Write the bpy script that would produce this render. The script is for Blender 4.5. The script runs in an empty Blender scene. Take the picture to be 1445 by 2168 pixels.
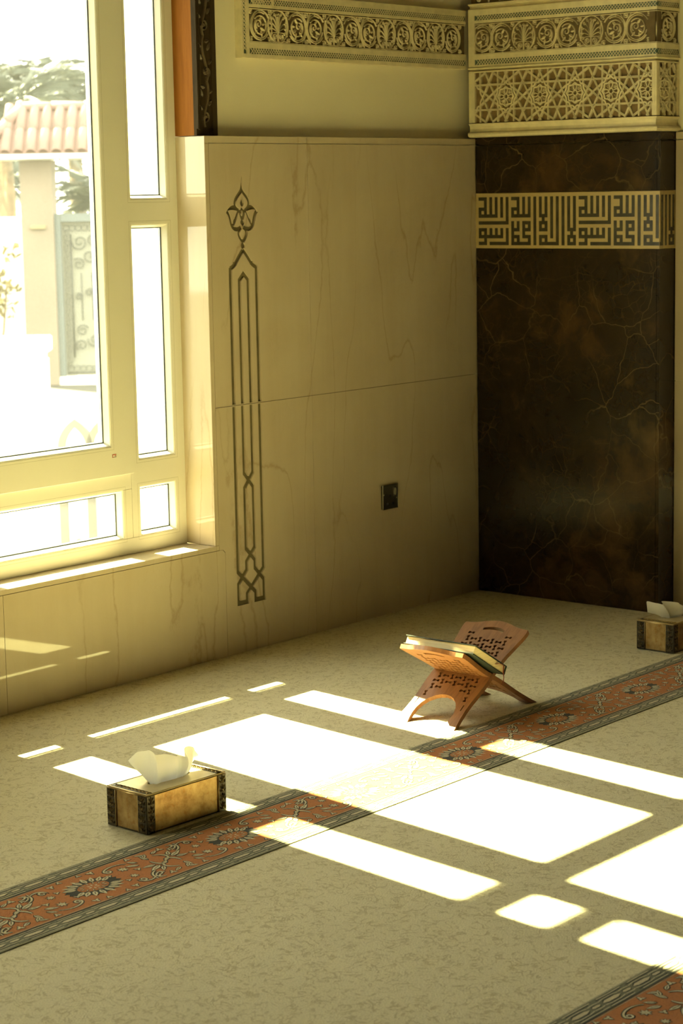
import bpy, math, random
from math import sin, cos, pi, radians, sqrt, atan2
from mathutils import Vector, Matrix
from mathutils.geometry import delaunay_2d_cdt

S = bpy.context.scene
COL = S.collection
random.seed(7)

# ------------------------------------------------------------------ camera
cam_d = bpy.data.cameras.new('camera')
cam = bpy.data.objects.new('camera', cam_d)
COL.objects.link(cam)
cr = Vector((0.640254, -0.767947, -0.018233))
cu = Vector((0.128247, 0.083460, 0.988224))
cf = Vector((0.757382, 0.635053, -0.151922))
cm = Matrix((cr, cu, -cf)).transposed().to_4x4()
cm.translation = Vector((-5.97698, -4.37374, 1.42938))
cam.matrix_world = cm
cam_d.sensor_fit = 'HORIZONTAL'
cam_d.sensor_width = 24.0
cam_d.lens = 24.0 * 4424.07 / 1445.0
cam_d.clip_end = 300
cam_d.dof.use_dof = True
cam_d.dof.focus_distance = 5.35
cam_d.dof.aperture_fstop = 9.0
S.camera = cam

# ------------------------------------------------------------------ world, sun, exposure
wld = bpy.data.worlds.new('sky')
S.world = wld
wld.use_nodes = True
bg = wld.node_tree.nodes['Background']
bg.inputs[0].default_value = (1.0, 0.985, 0.76, 1)
bg.inputs[1].default_value = 6.8

sd = bpy.data.lights.new('sun', 'SUN')
sd.energy = 66.0
sd.angle = radians(0.6)
sd.color = (1.0, 0.945, 0.48)
sun = bpy.data.objects.new('sun', sd)
COL.objects.link(sun)
sun.rotation_euler = Vector((0.130, 0.990, 1.0)).to_track_quat('Z', 'Y').to_euler()
sun.location = (2, 6, 8)

S.view_settings.view_transform = 'Standard'
S.view_settings.look = 'None'
S.view_settings.exposure = 0.53
S.view_settings.gamma = 1.0
S.view_settings.use_curve_mapping = False
S.cycles.max_bounces = 10
S.cycles.diffuse_bounces = 6
S.cycles.glossy_bounces = 4
S.cycles.transparent_max_bounces = 16
S.cycles.sample_clamp_indirect = 6.0
S.cycles.caustics_reflective = False
S.cycles.caustics_refractive = False
S.cycles.use_denoising = True


# ------------------------------------------------------------------ material helpers
class NT:
    def __init__(self, name):
        self.m = bpy.data.materials.new(name)
        self.m.use_nodes = True
        self.t = self.m.node_tree
        self.b = self.t.nodes['Principled BSDF']
        self.out = self.t.nodes['Material Output']

    def n(self, kind, **kw):
        x = self.t.nodes.new('ShaderNode' + kind)
        for k, v in kw.items():
            if k in x.inputs:
                x.inputs[k].default_value = v
            else:
                setattr(x, k, v)
        return x

    def l(self, a, b):
        self.t.links.new(a, b)

    def coords(self, scale=(1, 1, 1), world=True):
        g = self.n('NewGeometry').outputs['Position'] if world else self.n('TexCoord').outputs['Object']
        mp = self.n('Mapping')
        mp.inputs['Scale'].default_value = scale
        self.l(g, mp.inputs['Vector'])
        return mp.outputs['Vector']

    def noise(self, vec, scale, detail=4, rough=0.55, dist=0.0):
        x = self.n('TexNoise')
        x.inputs['Scale'].default_value = scale
        x.inputs['Detail'].default_value = detail
        x.inputs['Roughness'].default_value = rough
        x.inputs['Distortion'].default_value = dist
        self.l(vec, x.inputs['Vector'])
        return x.outputs['Fac']

    def ramp(self, fac, stops):
        x = self.n('ValToRGB')
        e = x.color_ramp.elements
        while len(e) > len(stops):
            e.remove(e[-1])
        while len(e) < len(stops):
            e.new(0.5)
        for q, (p, c) in zip(e, stops):
            q.position = p
            q.color = (*c, 1) if not isinstance(c, (int, float)) else (c, c, c, 1)
        self.l(fac, x.inputs['Fac'])
        return x.outputs['Color']

    def mix(self, fac, a, b, mode='MIX'):
        x = self.n('MixRGB')
        x.blend_type = mode
        for s, v in ((0, fac), (1, a), (2, b)):
            if hasattr(v, 'links'):
                self.l(v, x.inputs[s])
            elif isinstance(v, tuple):
                x.inputs[s].default_value = (*v, 1)
            else:
                x.inputs[s].default_value = v
        return x.outputs[0]

    def math(self, op, a, b=0.0):
        x = self.n('Math')
        x.operation = op
        for s, v in ((0, a), (1, b)):
            if hasattr(v, 'links'):
                self.l(v, x.inputs[s])
            else:
                x.inputs[s].default_value = v
        return x.outputs[0]

    def bump(self, h, strength=0.3, dist=0.002):
        x = self.n('Bump')
        x.inputs['Strength'].default_value = strength
        x.inputs['Distance'].default_value = dist
        self.l(h, x.inputs['Height'])
        self.l(x.outputs[0], self.b.inputs['Normal'])

    def base(self, c):
        if hasattr(c, 'links'):
            self.l(c, self.b.inputs['Base Color'])
        else:
            self.b.inputs['Base Color'].default_value = (*c, 1)

    def rough(self, r):
        if hasattr(r, 'links'):
            self.l(r, self.b.inputs['Roughness'])
        else:
            self.b.inputs['Roughness'].default_value = r


def plain(name, c, r=0.6, metal=0.0, vary=0.12, scale=6.0, bump=0.0, bscale=60.0):
    t = NT(name)
    v = t.coords()
    nz = t.noise(v, scale, 5)
    lo = tuple(x * (1 - vary) for x in c)
    hi = tuple(min(1, x * (1 + vary)) for x in c)
    t.base(t.ramp(nz, [(0.3, lo), (0.7, hi)]))
    t.rough(r)
    t.b.inputs['Metallic'].default_value = metal
    if bump:
        t.bump(t.noise(v, bscale, 3), bump, 0.002)
    return t.m


def m_marble():
    t = NT('cream_marble')
    v = t.coords()
    cloud = t.noise(v, 2.2, 6, 0.6, 0.4)
    base = t.ramp(cloud, [(0.3, (0.485, 0.40, 0.285)), (0.5, (0.545, 0.46, 0.335)), (0.72, (0.59, 0.505, 0.38))])
    # streaky vertical bedding
    st = t.noise(t.coords((14, 14, 1.6)), 1.0, 5, 0.6, 0.3)
    base = t.mix(0.3, base, t.ramp(st, [(0.35, (0.48, 0.385, 0.265)), (0.6, (0.56, 0.475, 0.35))]))
    # thin wandering veins
    w = t.math('ADD', t.noise(t.coords((3.4, 3.4, 0.62)), 1.25, 2, 0.4, 0.5), t.math('MULTIPLY', t.noise(t.coords((1, 1, 0.6)), 17.0, 4, 0.65), 0.05))
    d = t.math('ABSOLUTE', t.math('SUBTRACT', w, 0.525))
    vein = t.ramp(d, [(0.0, 1.0), (0.0022, 0.8), (0.0052, 0.0)])
    msk = t.ramp(t.noise(v, 1.7, 2), [(0.36, 0.0), (0.50, 1.0)])
    vein = t.math('MULTIPLY', vein, msk)
    base = t.mix(t.math('MULTIPLY', vein, 0.34), base, (0.26, 0.15, 0.055))
    w2 = t.noise(t.coords((7, 7, 2.6)), 1.1, 6, 0.7, 0.5)
    d2 = t.math('ABSOLUTE', t.math('SUBTRACT', w2, 0.52))
    v2 = t.math('MULTIPLY', t.ramp(d2, [(0.0, 1.0), (0.012, 0.0)]), t.ramp(t.noise(v, 3.3, 2), [(0.52, 0.0), (0.62, 1.0)]))
    base = t.mix(t.math('MULTIPLY', v2, 0.10), base, (0.40, 0.27, 0.12))
    t.base(base)
    t.rough(0.035)
    t.b.inputs['Specular IOR Level'].default_value = 0.42
    return t.m


def m_emperador():
    t = NT('dark_emperador_marble')
    v0 = t.coords()
    wr = t.n('TexNoise')
    wr.inputs['Scale'].default_value = 5.0
    wr.inputs['Detail'].default_value = 4
    t.l(v0, wr.inputs['Vector'])
    va = t.n('VectorMath')
    va.operation = 'MULTIPLY_ADD'
    va.inputs[1].default_value = (0.16, 0.16, 0.16)
    t.l(wr.outputs['Color'], va.inputs[0])
    t.l(v0, va.inputs[2])
    v = va.outputs[0]
    vo = t.n('TexVoronoi')
    vo.feature = 'DISTANCE_TO_EDGE'
    vo.inputs['Scale'].default_value = 6.5
    t.l(v, vo.inputs['Vector'])
    vo2 = t.n('TexVoronoi')
    vo2.feature = 'DISTANCE_TO_EDGE'
    vo2.inputs['Scale'].default_value = 24.0
    t.l(v, vo2.inputs['Vector'])
    base = t.ramp(t.noise(v, 3.2, 6, 0.65), [(0.35, (0.010, 0.008, 0.004)), (0.55, (0.024, 0.015, 0.007)), (0.72, (0.075, 0.038, 0.014))])
    patch = t.ramp(t.noise(v, 2.4, 5, 0.6), [(0.56, 0.0), (0.70, 1.0)])
    base = t.mix(t.math('MULTIPLY', patch, 0.5), base, (0.16, 0.09, 0.033))
    ve = t.ramp(vo.outputs['Distance'], [(0.0, 1.0), (0.005, 0.5), (0.014, 0.0)])
    mk = t.ramp(t.noise(v0, 2.1, 3), [(0.42, 0.0), (0.62, 1.0)])
    base = t.mix(t.math('MULTIPLY', t.math('MULTIPLY', ve, mk), 0.55), base, (0.22, 0.15, 0.07))
    ve2 = t.ramp(vo2.outputs['Distance'], [(0.0, 1.0), (0.03, 0.0)])
    mk2 = t.ramp(t.noise(v0, 4.0, 3), [(0.46, 0.0), (0.66, 1.0)])
    base = t.mix(t.math('MULTIPLY', t.math('MULTIPLY', ve2, mk2), 0.30), base, (0.15, 0.09, 0.035))
    t.base(base)
    t.rough(0.13)
    t.b.inputs['Specular IOR Level'].default_value = 0.4
    return t.m


def m_carpet(name, c0, c1, squig=True):
    t = NT(name)
    v = t.coords()
    lay = t.noise(v, 260, 3, 0.7)
    base = t.ramp(lay, [(0.25, tuple(x * 0.80 for x in c0)), (0.75, tuple(min(1, x * 1.16) for x in c0))])
    if squig:
        w = t.noise(v, 27, 2, 0.5, 1.5)
        d = t.math('ABSOLUTE', t.math('SUBTRACT', w, 0.5))
        line = t.ramp(d, [(0.0, 1.0), (0.022, 0.8), (0.05, 0.0)])
        gap = t.ramp(t.noise(v, 34, 2), [(0.40, 0.0), (0.52, 1.0)])
        line = t.math('MULTIPLY', line, gap)
        base = t.mix(t.math('MULTIPLY', line, 0.72), base, c1)
        big = t.ramp(t.noise(v, 3.0, 3), [(0.35, 0.0), (0.7, 1.0)])
        base = t.mix(t.math('MULTIPLY', big, 0.12), base, tuple(x * 0.6 for x in c0))
    t.base(base)
    t.rough(0.95)
    t.b.inputs['Specular IOR Level'].default_value = 0.1
    t.b.inputs['Sheen Weight'].default_value = 0.12
    t.bump(lay, 0.55, 0.004)
    return t.m


def m_wood(name, c0, c1, r=0.38, axis=(1, 1, 1), scale=30):
    t = NT(name)
    v = t.coords(axis, world=False)
    g = t.noise(v, scale, 5, 0.6, 0.8)
    f = t.noise(t.coords(tuple(a * 6 for a in axis), world=False), scale, 3, 0.6)
    base = t.ramp(g, [(0.3, c1), (0.55, c0), (0.75, tuple(x * 0.8 + y * 0.2 for x, y in zip(c0, c1)))])
    base = t.mix(0.25, base, t.ramp(f, [(0.35, c1), (0.6, c0)]))
    t.base(base)
    t.rough(r)
    t.b.inputs['Specular IOR Level'].default_value = 0.5 if r < 0.5 else 0.06
    t.bump(f, 0.15, 0.001)
    return t.m


def m_glass():
    t = NT('window_glass')
    for nd in (t.b,):
        t.t.nodes.remove(nd)
    tr = t.n('BsdfTransparent')
    tr.inputs[0].default_value = (0.97, 0.985, 0.965, 1)
    gl = t.n('BsdfGlossy')
    gl.inputs['Roughness'].default_value = 0.02
    du = t.n('BsdfTranslucent')
    dv = t.noise(t.coords((1, 1, 1)), 3.0, 4)
    du.inputs[0].default_value = (0.95, 0.95, 0.95, 1)
    lw = t.n('LayerWeight')
    lw.inputs[0].default_value = 0.5
    fr = t.math('ADD', t.math('MULTIPLY', t.math('POWER', lw.outputs['Facing'], 5.0), 0.9), 0.03)   # Schlick reflectance of a thin pane
    m1 = t.n('MixShader')
    t.l(fr, m1.inputs[0])
    t.l(tr.outputs[0], m1.inputs[1])
    t.l(gl.outputs[0], m1.inputs[2])
    m2 = t.n('MixShader')
    t.l(t.ramp(dv, [(0.3, 0.0045), (0.7, 0.0065)]), m2.inputs[0])
    t.l(m1.outputs[0], m2.inputs[1])
    t.l(du.outputs[0], m2.inputs[2])
    t.l(m2.outputs[0], t.out.inputs[0])
    return t.m


def m_tissue():
    t = NT('tissue_paper')
    t.t.nodes.remove(t.b)
    d = t.n('BsdfDiffuse')
    d.inputs[0].default_value = (0.93, 0.92, 0.88, 1)
    u = t.n('BsdfTranslucent')
    u.inputs[0].default_value = (0.93, 0.92, 0.88, 1)
    nz = t.noise(t.coords(), 120, 3)
    mx = t.n('MixShader')
    t.l(t.ramp(nz, [(0.3, 0.30), (0.7, 0.42)]), mx.inputs[0])
    t.l(d.outputs[0], mx.inputs[1])
    t.l(u.outputs[0], mx.inputs[2])
    t.l(mx.outputs[0], t.out.inputs[0])
    return t.m


def m_gold():
    t = NT('gold_leaf')
    v = t.coords(world=False)
    a = t.noise(v, 22, 6, 0.65)
    b = t.noise(v, 70, 4, 0.6)
    c = t.ramp(a, [(0.28, (0.17, 0.10, 0.035)), (0.5, (0.37, 0.255, 0.115)), (0.7, (0.50, 0.375, 0.185))])
    c = t.mix(t.ramp(b, [(0.55, 0.0), (0.72, 0.6)]), c, (0.30, 0.12, 0.02))
    t.base(c)
    t.b.inputs['Metallic'].default_value = 0.75
    t.rough(t.ramp(b, [(0.3, 0.34), (0.7, 0.5)]))
    t.bump(b, 0.12, 0.001)
    return t.m


MARBLE = m_marble()
DARK = m_emperador()
CARPET = m_carpet('beige_carpet_pile', (0.73, 0.66, 0.465), (0.45, 0.37, 0.21))
ORANGE = m_carpet('orange_carpet_pile', (0.47, 0.178, 0.062), (0.3, 0.1, 0.03), False)
TUFT_D = m_carpet('dark_carpet_pile', (0.052, 0.053, 0.044), (0.1, 0.1, 0.05), False)
TUFT_C = m_carpet('cream_carpet_pile', (0.62, 0.55, 0.38), (0.5, 0.4, 0.3), False)
TUFT_G = m_carpet('green_carpet_pile', (0.19, 0.19, 0.135), (0.1, 0.1, 0.05), False)
PLASTER = plain('painted_plaster', (0.80, 0.74, 0.565), 0.7, vary=0.04, scale=2, bump=0.05, bscale=220)
PALEW = plain('pale_wall_paint', (0.22, 0.20, 0.15), 0.8, vary=0.03)
CEIL = plain('ceiling_paint', (0.22, 0.205, 0.16), 0.8, vary=0.03)
STUCCO = plain('carved_stucco', (0.70, 0.62, 0.41), 0.75, vary=0.10, scale=30, bump=0.15, bscale=300)
STUCCO_BK = plain('stucco_recess_wash_shade', (0.125, 0.088, 0.042), 0.85, vary=0.2, scale=40)  # brown wash, deepened to paint in the shade behind the carving
STUCCO_OR = plain('stucco_recess_ochre_shade', (0.19, 0.125, 0.055), 0.85, vary=0.2, scale=40)  # ochre ground with the shade between the straps put into its colour
TEAL = plain('teal_glaze', (0.045, 0.085, 0.062), 0.4, vary=0.25, scale=30)
KUFIC_BG = plain('inlay_limestone', (0.47, 0.36, 0.17), 0.22, vary=0.08, scale=14)
KUFIC = plain('inlay_dark_stone', (0.045, 0.040, 0.024), 0.25, vary=0.35, scale=30)
BRONZE = plain('dark_engraved_paint', (0.13, 0.105, 0.05), 0.45, vary=0.2, scale=25)
UPVC = plain('cream_window_frame', (0.72, 0.695, 0.625), 0.32, vary=0.02)
SEAM = plain('frame_seam', (0.42, 0.39, 0.31), 0.6)
GASKET = plain('black_gasket', (0.03, 0.035, 0.03), 0.6)
SPACER = plain('aluminium_spacer', (0.55, 0.58, 0.56), 0.35, 0.6, vary=0.05)
GLASS = m_glass()
WOOD = m_wood('rosewood', (0.265, 0.115, 0.044), (0.14, 0.056, 0.021), 0.36, (0.5, 3, 0.5), 16)
WOOD_DK = m_wood('dark_carved_wood', (0.055, 0.039, 0.022), (0.028, 0.020, 0.011), 0.6, (3, 3, 0.3), 16)
WOOD_CV = m_wood('carved_relief_wood', (0.13, 0.095, 0.058), (0.07, 0.05, 0.03), 0.45, (3, 3, 0.3), 16)
WOOD_OR = m_wood('orange_varnished_wood', (0.30, 0.115, 0.022), (0.22, 0.08, 0.015), 0.6, (3, 3, 0.25), 16)
COVER = plain('black_green_cloth', (0.012, 0.022, 0.017), 0.5, vary=0.2, scale=60)
PAGES = NT('page_edges')
_v = PAGES.coords((1, 1, 1), world=False)
PAGES.base(PAGES.ramp(PAGES.noise(PAGES.coords((4, 4, 900), world=False), 1.0, 2), [(0.3, (0.62, 0.50, 0.29)), (0.7, (0.80, 0.68, 0.43))]))
PAGES.rough(0.8)
PAGES = PAGES.m
RIBBON = plain('red_ribbon', (0.19, 0.035, 0.018), 0.5, vary=0.15, scale=80)
GOLD = m_gold()
ORNATE = plain('antique_dark_bronze', (0.055, 0.047, 0.032), 0.42, 0.5, vary=0.4, scale=60)
ORN_HI = plain('paler_bronze_relief', (0.20, 0.16, 0.09), 0.34, 0.7, vary=0.6, scale=140)  # paler bronze than the strap it sits on
RIM = plain('worn_gilt_rim', (0.50, 0.37, 0.17), 0.3, 0.8, vary=0.3, scale=40)
TOPM = plain('brushed_gilt_top', (0.60, 0.50, 0.30), 0.38, 0.55, vary=0.12, scale=30)
BLACK = plain('dark_slot', (0.01, 0.01, 0.008), 0.9)
TISSUE = m_tissue()
NICKEL = plain('black_nickel', (0.075, 0.065, 0.048), 0.12, 0.9, vary=0.08, scale=12)
NICKEL_L = plain('bright_chrome', (0.60, 0.55, 0.45), 0.15, 1.0, vary=0.05)
NICKEL_D = plain('black_plastic', (0.012, 0.012, 0.010), 0.3)
RED = plain('red_print', (0.45, 0.08, 0.04), 0.5)
GREYP = plain('grey_print', (0.25, 0.24, 0.2), 0.5)
WHITEW = plain('white_render', (0.80, 0.77, 0.70), 0.8, vary=0.04, scale=1.2, bump=0.05, bscale=90)
PEACH = plain('peach_render', (0.145, 0.116, 0.098), 0.85, vary=0.05, scale=1.5)
BLUEGREY = plain('blue_grey_paint', (0.085, 0.100, 0.112), 0.7, vary=0.06)
TILE = plain('red_roof_tile', (0.158, 0.086, 0.083), 0.7, vary=0.18, scale=5)
IRON = plain('wrought_iron', (0.028, 0.028, 0.034), 0.5, vary=0.15)
STONE = plain('grey_cast_stone', (0.070, 0.066, 0.072), 0.8, vary=0.1, scale=8)
SAND = plain('pale_paving', (0.032, 0.030, 0.030), 0.9, vary=0.08, scale=0.6)
LEAF = plain('palm_leaf', (0.040, 0.050, 0.046), 0.5, vary=0.4, scale=1.5)
TRUNK = plain('palm_trunk', (0.16, 0.11, 0.07), 0.9, vary=0.3, scale=8)
YELLOW = plain('pale_yellow_render', (0.17, 0.14, 0.085), 0.8, vary=0.05)
CREAMB = plain('pale_cream_panel', (0.155, 0.155, 0.14), 0.8, vary=0.04)
FLOWER = plain('dry_yellow_bloom', (0.15, 0.12, 0.05), 0.8, vary=0.3, scale=20)


# ------------------------------------------------------------------ mesh helpers
class PL:
    """a plane frame: u, v across it and h out of it"""
    def __init__(self, o, u, v, n):
        self.o, self.u, self.v, self.n = Vector(o), Vector(u), Vector(v), Vector(n)

    def __call__(self, p):
        return self.o + self.u * p[0] + self.v * p[1] + self.n * p[2]


IDENT = PL((0, 0, 0), (1, 0, 0), (0, 1, 0), (0, 0, 1))


class MB:
    def __init__(self):
        self.v, self.f = [], []

    def add(self, vs, fs, pl=None):
        k = len(self.v)
        self.v += [tuple(pl(p)) if pl else tuple(p) for p in vs]
        self.f += [tuple(i + k for i in f) for f in fs]
        return self

    def box(self, x0, x1, y0, y1, z0, z1, pl=None):
        x0, x1 = min(x0, x1), max(x0, x1)
        y0, y1 = min(y0, y1), max(y0, y1)
        z0, z1 = min(z0, z1), max(z0, z1)
        vs = [(x, y, z) for x in (x0, x1) for y in (y0, y1) for z in (z0, z1)]
        return self.add(vs, [(0, 1, 3, 2), (4, 6, 7, 5), (0, 4, 5, 1), (2, 3, 7, 6), (0, 2, 6, 4), (1, 5, 7, 3)], pl)

    def bevbox(self, x0, x1, y0, y1, z0, z1, b=0.002, pl=None):
        vs, ring = [], []
        for (z, i) in ((z0, b), (z0 + b, 0), (z1 - b, 0), (z1, b)):
            vs += [(x0 + i, y0 + i, z), (x1 - i, y0 + i, z), (x1 - i, y1 - i, z), (x0 + i, y1 - i, z)]
        fs = [(3, 2, 1, 0), (12, 13, 14, 15)]
        for r in range(3):
            for k in range(4):
                a, c = r * 4 + k, r * 4 + (k + 1) % 4
                fs.append((a, c, c + 4, a + 4))
        return self.add(vs, fs, pl)

    def sweep(self, pts, w, prof, pl=None, closed=False, taper=None, h0=0.0):
        """profile [(t, h)] swept along a flat polyline pts [(u, v)], mitred"""
        if taper is None:
            q_ = [pts[0]]
            for p in pts[1:]:
                if (p[0] - q_[-1][0]) ** 2 + (p[1] - q_[-1][1]) ** 2 > 1e-12:
                    q_.append(p)
            pts = q_
        n = len(pts)
        m = len(prof)
        vs = []
        for i, p in enumerate(pts):
            a = pts[i - 1] if (i > 0 or closed) else None
            c = pts[(i + 1) % n] if (i < n - 1 or closed) else None
            d1 = Vector((p[0] - a[0], p[1] - a[1])) if a is not None else None
            d2 = Vector((c[0] - p[0], c[1] - p[1])) if c is not None else None
            if d1 is None or d1.length < 1e-9: d1 = d2
            if d2 is None or d2.length < 1e-9: d2 = d1
            d1, d2 = d1.normalized(), d2.normalized()
            t = d1 + d2
            t = t.normalized() if t.length > 1e-6 else d1
            nx = Vector((-t.y, t.x))
            k = max(0.45, nx.dot(Vector((-d1.y, d1.x))))
            s = (taper[i] if taper else 1.0) * w / k
            for (tt, h) in prof:
                q = (p[0] + nx.x * s * tt, p[1] + nx.y * s * tt, h0 + h * (taper[i] if taper else 1.0))
                vs.append(q)
        fs = []
        for i in range(n if closed else n - 1):
            j = (i + 1) % n
            for k in range(m - 1):
                fs.append((i * m + k + 1, i * m + k, j * m + k, j * m + k + 1))
        if not closed and m > 2:
            fs.append(tuple(range(m)))
            fs.append(tuple((n - 1) * m + k for k in reversed(range(m))))
        return self.add(vs, fs, pl)

    def tube(self, pts, r, seg=6, cap=True):
        pts = [Vector(p) for p in pts]
        n = len(pts)
        vs, fs = [], []
        up = Vector((0, 0, 1))
        for i, p in enumerate(pts):
            t = (pts[min(i + 1, n - 1)] - pts[max(i - 1, 0)])
            t = t.normalized() if t.length > 1e-9 else Vector((0, 0, 1))
            a = t.cross(up)
            if a.length < 1e-3:
                a = t.cross(Vector((1, 0, 0)))
            a.normalize()
            b = t.cross(a)
            rr = r[i] if isinstance(r, (list, tuple)) else r
            for k in range(seg):
                g = 2 * pi * k / seg
                vs.append(p + a * rr * cos(g) + b * rr * sin(g))
        for i in range(n - 1):
            for k in range(seg):
                c = (k + 1) % seg
                fs.append((i * seg + k, i * seg + c, (i + 1) * seg + c, (i + 1) * seg + k))
        if cap:
            fs.append(tuple(reversed(range(seg))))
            fs.append(tuple((n - 1) * seg + k for k in range(seg)))
        return self.add(vs, fs)

    def leaf(self, p, ang, L, W, h, pl=None, h0=0.0, n=5):
        """a raised pointed leaf with a ridge"""
        ca, sa = cos(ang), sin(ang)
        prof = [(i / n, sin(pi * (i / n) ** 0.8) * (1 - 0.25 * i / n)) for i in range(n + 1)]
        left = [(L * a, W / 2 * b) for a, b in prof]
        right = [(L * a, -W / 2 * b) for a, b in prof]
        ridge = [(L * a, 0) for a, b in prof]
        vs = []
        for q, hh in ((left, 0), (ridge, h), (right, 0)):
            for i, (x, y) in enumerate(q):
                e = hh * (0.3 if i in (0, n) else 1)
                vs.append((p[0] + x * ca - y * sa, p[1] + x * sa + y * ca, h0 + e))
        m = n + 1
        fs = []
        for i in range(n):
            fs.append((m + i, m + i + 1, i + 1, i))
            fs.append((2 * m + i, 2 * m + i + 1, m + i + 1, m + i))
        return self.add(vs, fs, pl)

    def poly(self, pts, h, pl=None):
        return self.add([(p[0], p[1], h) for p in pts], [tuple(range(len(pts)))], pl)

    def prism(self, pts, h0, h1, pl=None):
        n = len(pts)
        vs = [(p[0], p[1], h0) for p in pts] + [(p[0], p[1], h1) for p in pts]
        fs = [tuple(reversed(range(n))), tuple(range(n, 2 * n))]
        fs += [(i, (i + 1) % n, n + (i + 1) % n, n + i) for i in range(n)]
        return self.add(vs, fs, pl)

    def dome(self, p, r, h, pl=None, h0=0.0, seg=8):
        vs = [(p[0], p[1], h0 + h)]
        for (k, q) in ((0.6, 0.8), (1.0, 0.0)):
            vs += [(p[0] + r * k * cos(2 * pi * i / seg), p[1] + r * k * sin(2 * pi * i / seg), h0 + h * q) for i in range(seg)]
        fs = [(0, 1 + i, 1 + (i + 1) % seg) for i in range(seg)]
        fs += [(1 + i, 1 + seg + i, 1 + seg + (i + 1) % seg, 1 + (i + 1) % seg) for i in range(seg)]
        return self.add(vs, fs, pl)

    def mesh(self, name, mat, smooth=False):
        me = bpy.data.meshes.new(name)
        me.from_pydata(self.v, [], self.f)
        me.materials.append(mat)
        if smooth:
            me.polygons.foreach_set('use_smooth', [True] * len(me.polygons))
        me.update()
        return me


WLOC = {}


def wl(o):
    return WLOC.get(o.name, Vector((0, 0, 0))) if o else Vector((0, 0, 0))


def tag(o, label=None, cat=None, group=None, kind=None):
    if label: o['label'] = label
    if cat: o['category'] = cat
    if group: o['group'] = group
    if kind: o['kind'] = kind
    return o


def link(name, data, parent=None, loc=(0, 0, 0)):
    o = bpy.data.objects.new(name, data)
    COL.objects.link(o)
    if parent:
        o.parent = parent
    o.location = loc
    WLOC[o.name] = wl(parent) + Vector(loc)
    return o


def obj(name, mb, mat, parent=None, smooth=False, origin=None, **kw):
    """verts of mb are world coordinates; the object's origin is its parent's base (or origin)"""
    base = wl(parent) if parent else Vector(origin or (0, 0, 0))
    mb.v = [(v[0] - base.x, v[1] - base.y, v[2] - base.z) for v in mb.v]
    o = link(name, mb.mesh(name, mat, smooth), parent, (0, 0, 0) if parent else base)
    return tag(o, **kw)


def empty(name, loc, **kw):
    o = link(name, None, None, loc)
    o.empty_display_size = 0.1
    return tag(o, **kw)


ROT = {'wall': Matrix.Rotation(pi / 2, 4, 'X'),
       'front': Matrix.Rotation(-pi / 2, 4, 'Z') @ Matrix.Rotation(pi / 2, 4, 'X')}


def place(name, me, parent, world, rot, mirror=False):
    """an instance of shared mesh data (local u, v, h) set on a plane"""
    o = bpy.data.objects.new(name, me)
    COL.objects.link(o)
    o.parent = parent
    m = (rot if isinstance(rot, Matrix) else ROT[rot]).copy()
    if mirror:
        m = m @ Matrix.Diagonal((-1, 1, 1, 1))
    m.translation = Vector(world) - wl(parent)
    o.matrix_local = m
    WLOC[o.name] = Vector(world)
    return o


def pip(p, poly):
    x, y = p
    c = False
    n = len(poly)
    for i in range(n):
        a, b = poly[i], poly[i - 1]
        if (a[1] > y) != (b[1] > y) and x < (b[0] - a[0]) * (y - a[1]) / (b[1] - a[1]) + a[0]:
            c = not c
    return c


def plate(outline, holes, h0, h1, pl, depth=None):
    """a flat plate between h0 (back) and h1 (front) with cut-outs.
    depth=None: the holes go through; else returns (plate, floor mesh at h1 - depth)."""
    vs, es = [], []
    for poly in [outline] + holes:
        k = len(vs)
        vs += [Vector(p) for p in poly]
        es += [(k + i, k + (i + 1) % len(poly)) for i in range(len(poly))]
    V, E_, Fc, *_ = delaunay_2d_cdt(vs, es, [], 0, 1e-7)
    solid, void = [], []
    for f in Fc:
        c = (sum(V[i].x for i in f) / len(f), sum(V[i].y for i in f) / len(f))
        if not pip(c, outline):
            continue
        if any(pip(c, h) for h in holes):
            void.append(f)
        else:
            solid.append(f)
    nv = len(V)
    mb = MB()
    vv = [(p.x, p.y, h1) for p in V] + [(p.x, p.y, h0) for p in V]
    fs = [tuple(f) for f in solid] + [tuple(nv + i for i in reversed(f)) for f in (solid + void if depth else solid)]
    ed = {}
    for f in solid:
        for i in range(len(f)):
            ed[(f[i], f[(i + 1) % len(f)])] = 1
    bound = [e for e in ed if (e[1], e[0]) not in ed]
    if depth:
        vd = {}
        for f in void:
            for i in range(len(f)):
                vd[(f[i], f[(i + 1) % len(f)])] = 1
        vv += [(p.x, p.y, h1 - depth) for p in V]
        for a, b in bound:
            o = 2 * nv if (b, a) in vd else nv
            fs.append((b, a, o + a, o + b))
        mb.add(vv, fs, pl)
        fl = MB()
        ids = {q: k for k, q in enumerate(sorted({i for f in void for i in f}))}
        fl.add([(V[q].x, V[q].y, h1 - depth + 0.0004) for q in ids], [tuple(ids[i] for i in f) for f in void], pl)
        return mb, fl
    for a, b in bound:
        fs.append((b, a, nv + a, nv + b))
    return mb.add(vv, fs, pl)


def band(pts, w, closed=False):
    """outline polygon of a mitred ribbon (for plate cut-outs)"""
    mb = MB().sweep(pts, w, [(-1, 0), (1, 0)], closed=closed)
    L = [(v[0], v[1]) for v in mb.v[0::2]]
    R_ = [(v[0], v[1]) for v in mb.v[1::2]]
    return L + R_[::-1]


def arc(cx, cy, rx, ry, a0, a1, n):
    return [(cx + rx * cos(a0 + (a1 - a0) * i / n), cy + ry * sin(a0 + (a1 - a0) * i / n)) for i in range(n + 1)]


def spiral(cx, cy, r0, r1, a0, turns, n, sy=1.0):
    return [(cx + (r0 + (r1 - r0) * i / n) * cos(a0 + 2 * pi * turns * i / n),
             cy + sy * (r0 + (r1 - r0) * i / n) * sin(a0 + 2 * pi * turns * i / n)) for i in range(n + 1)]


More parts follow.
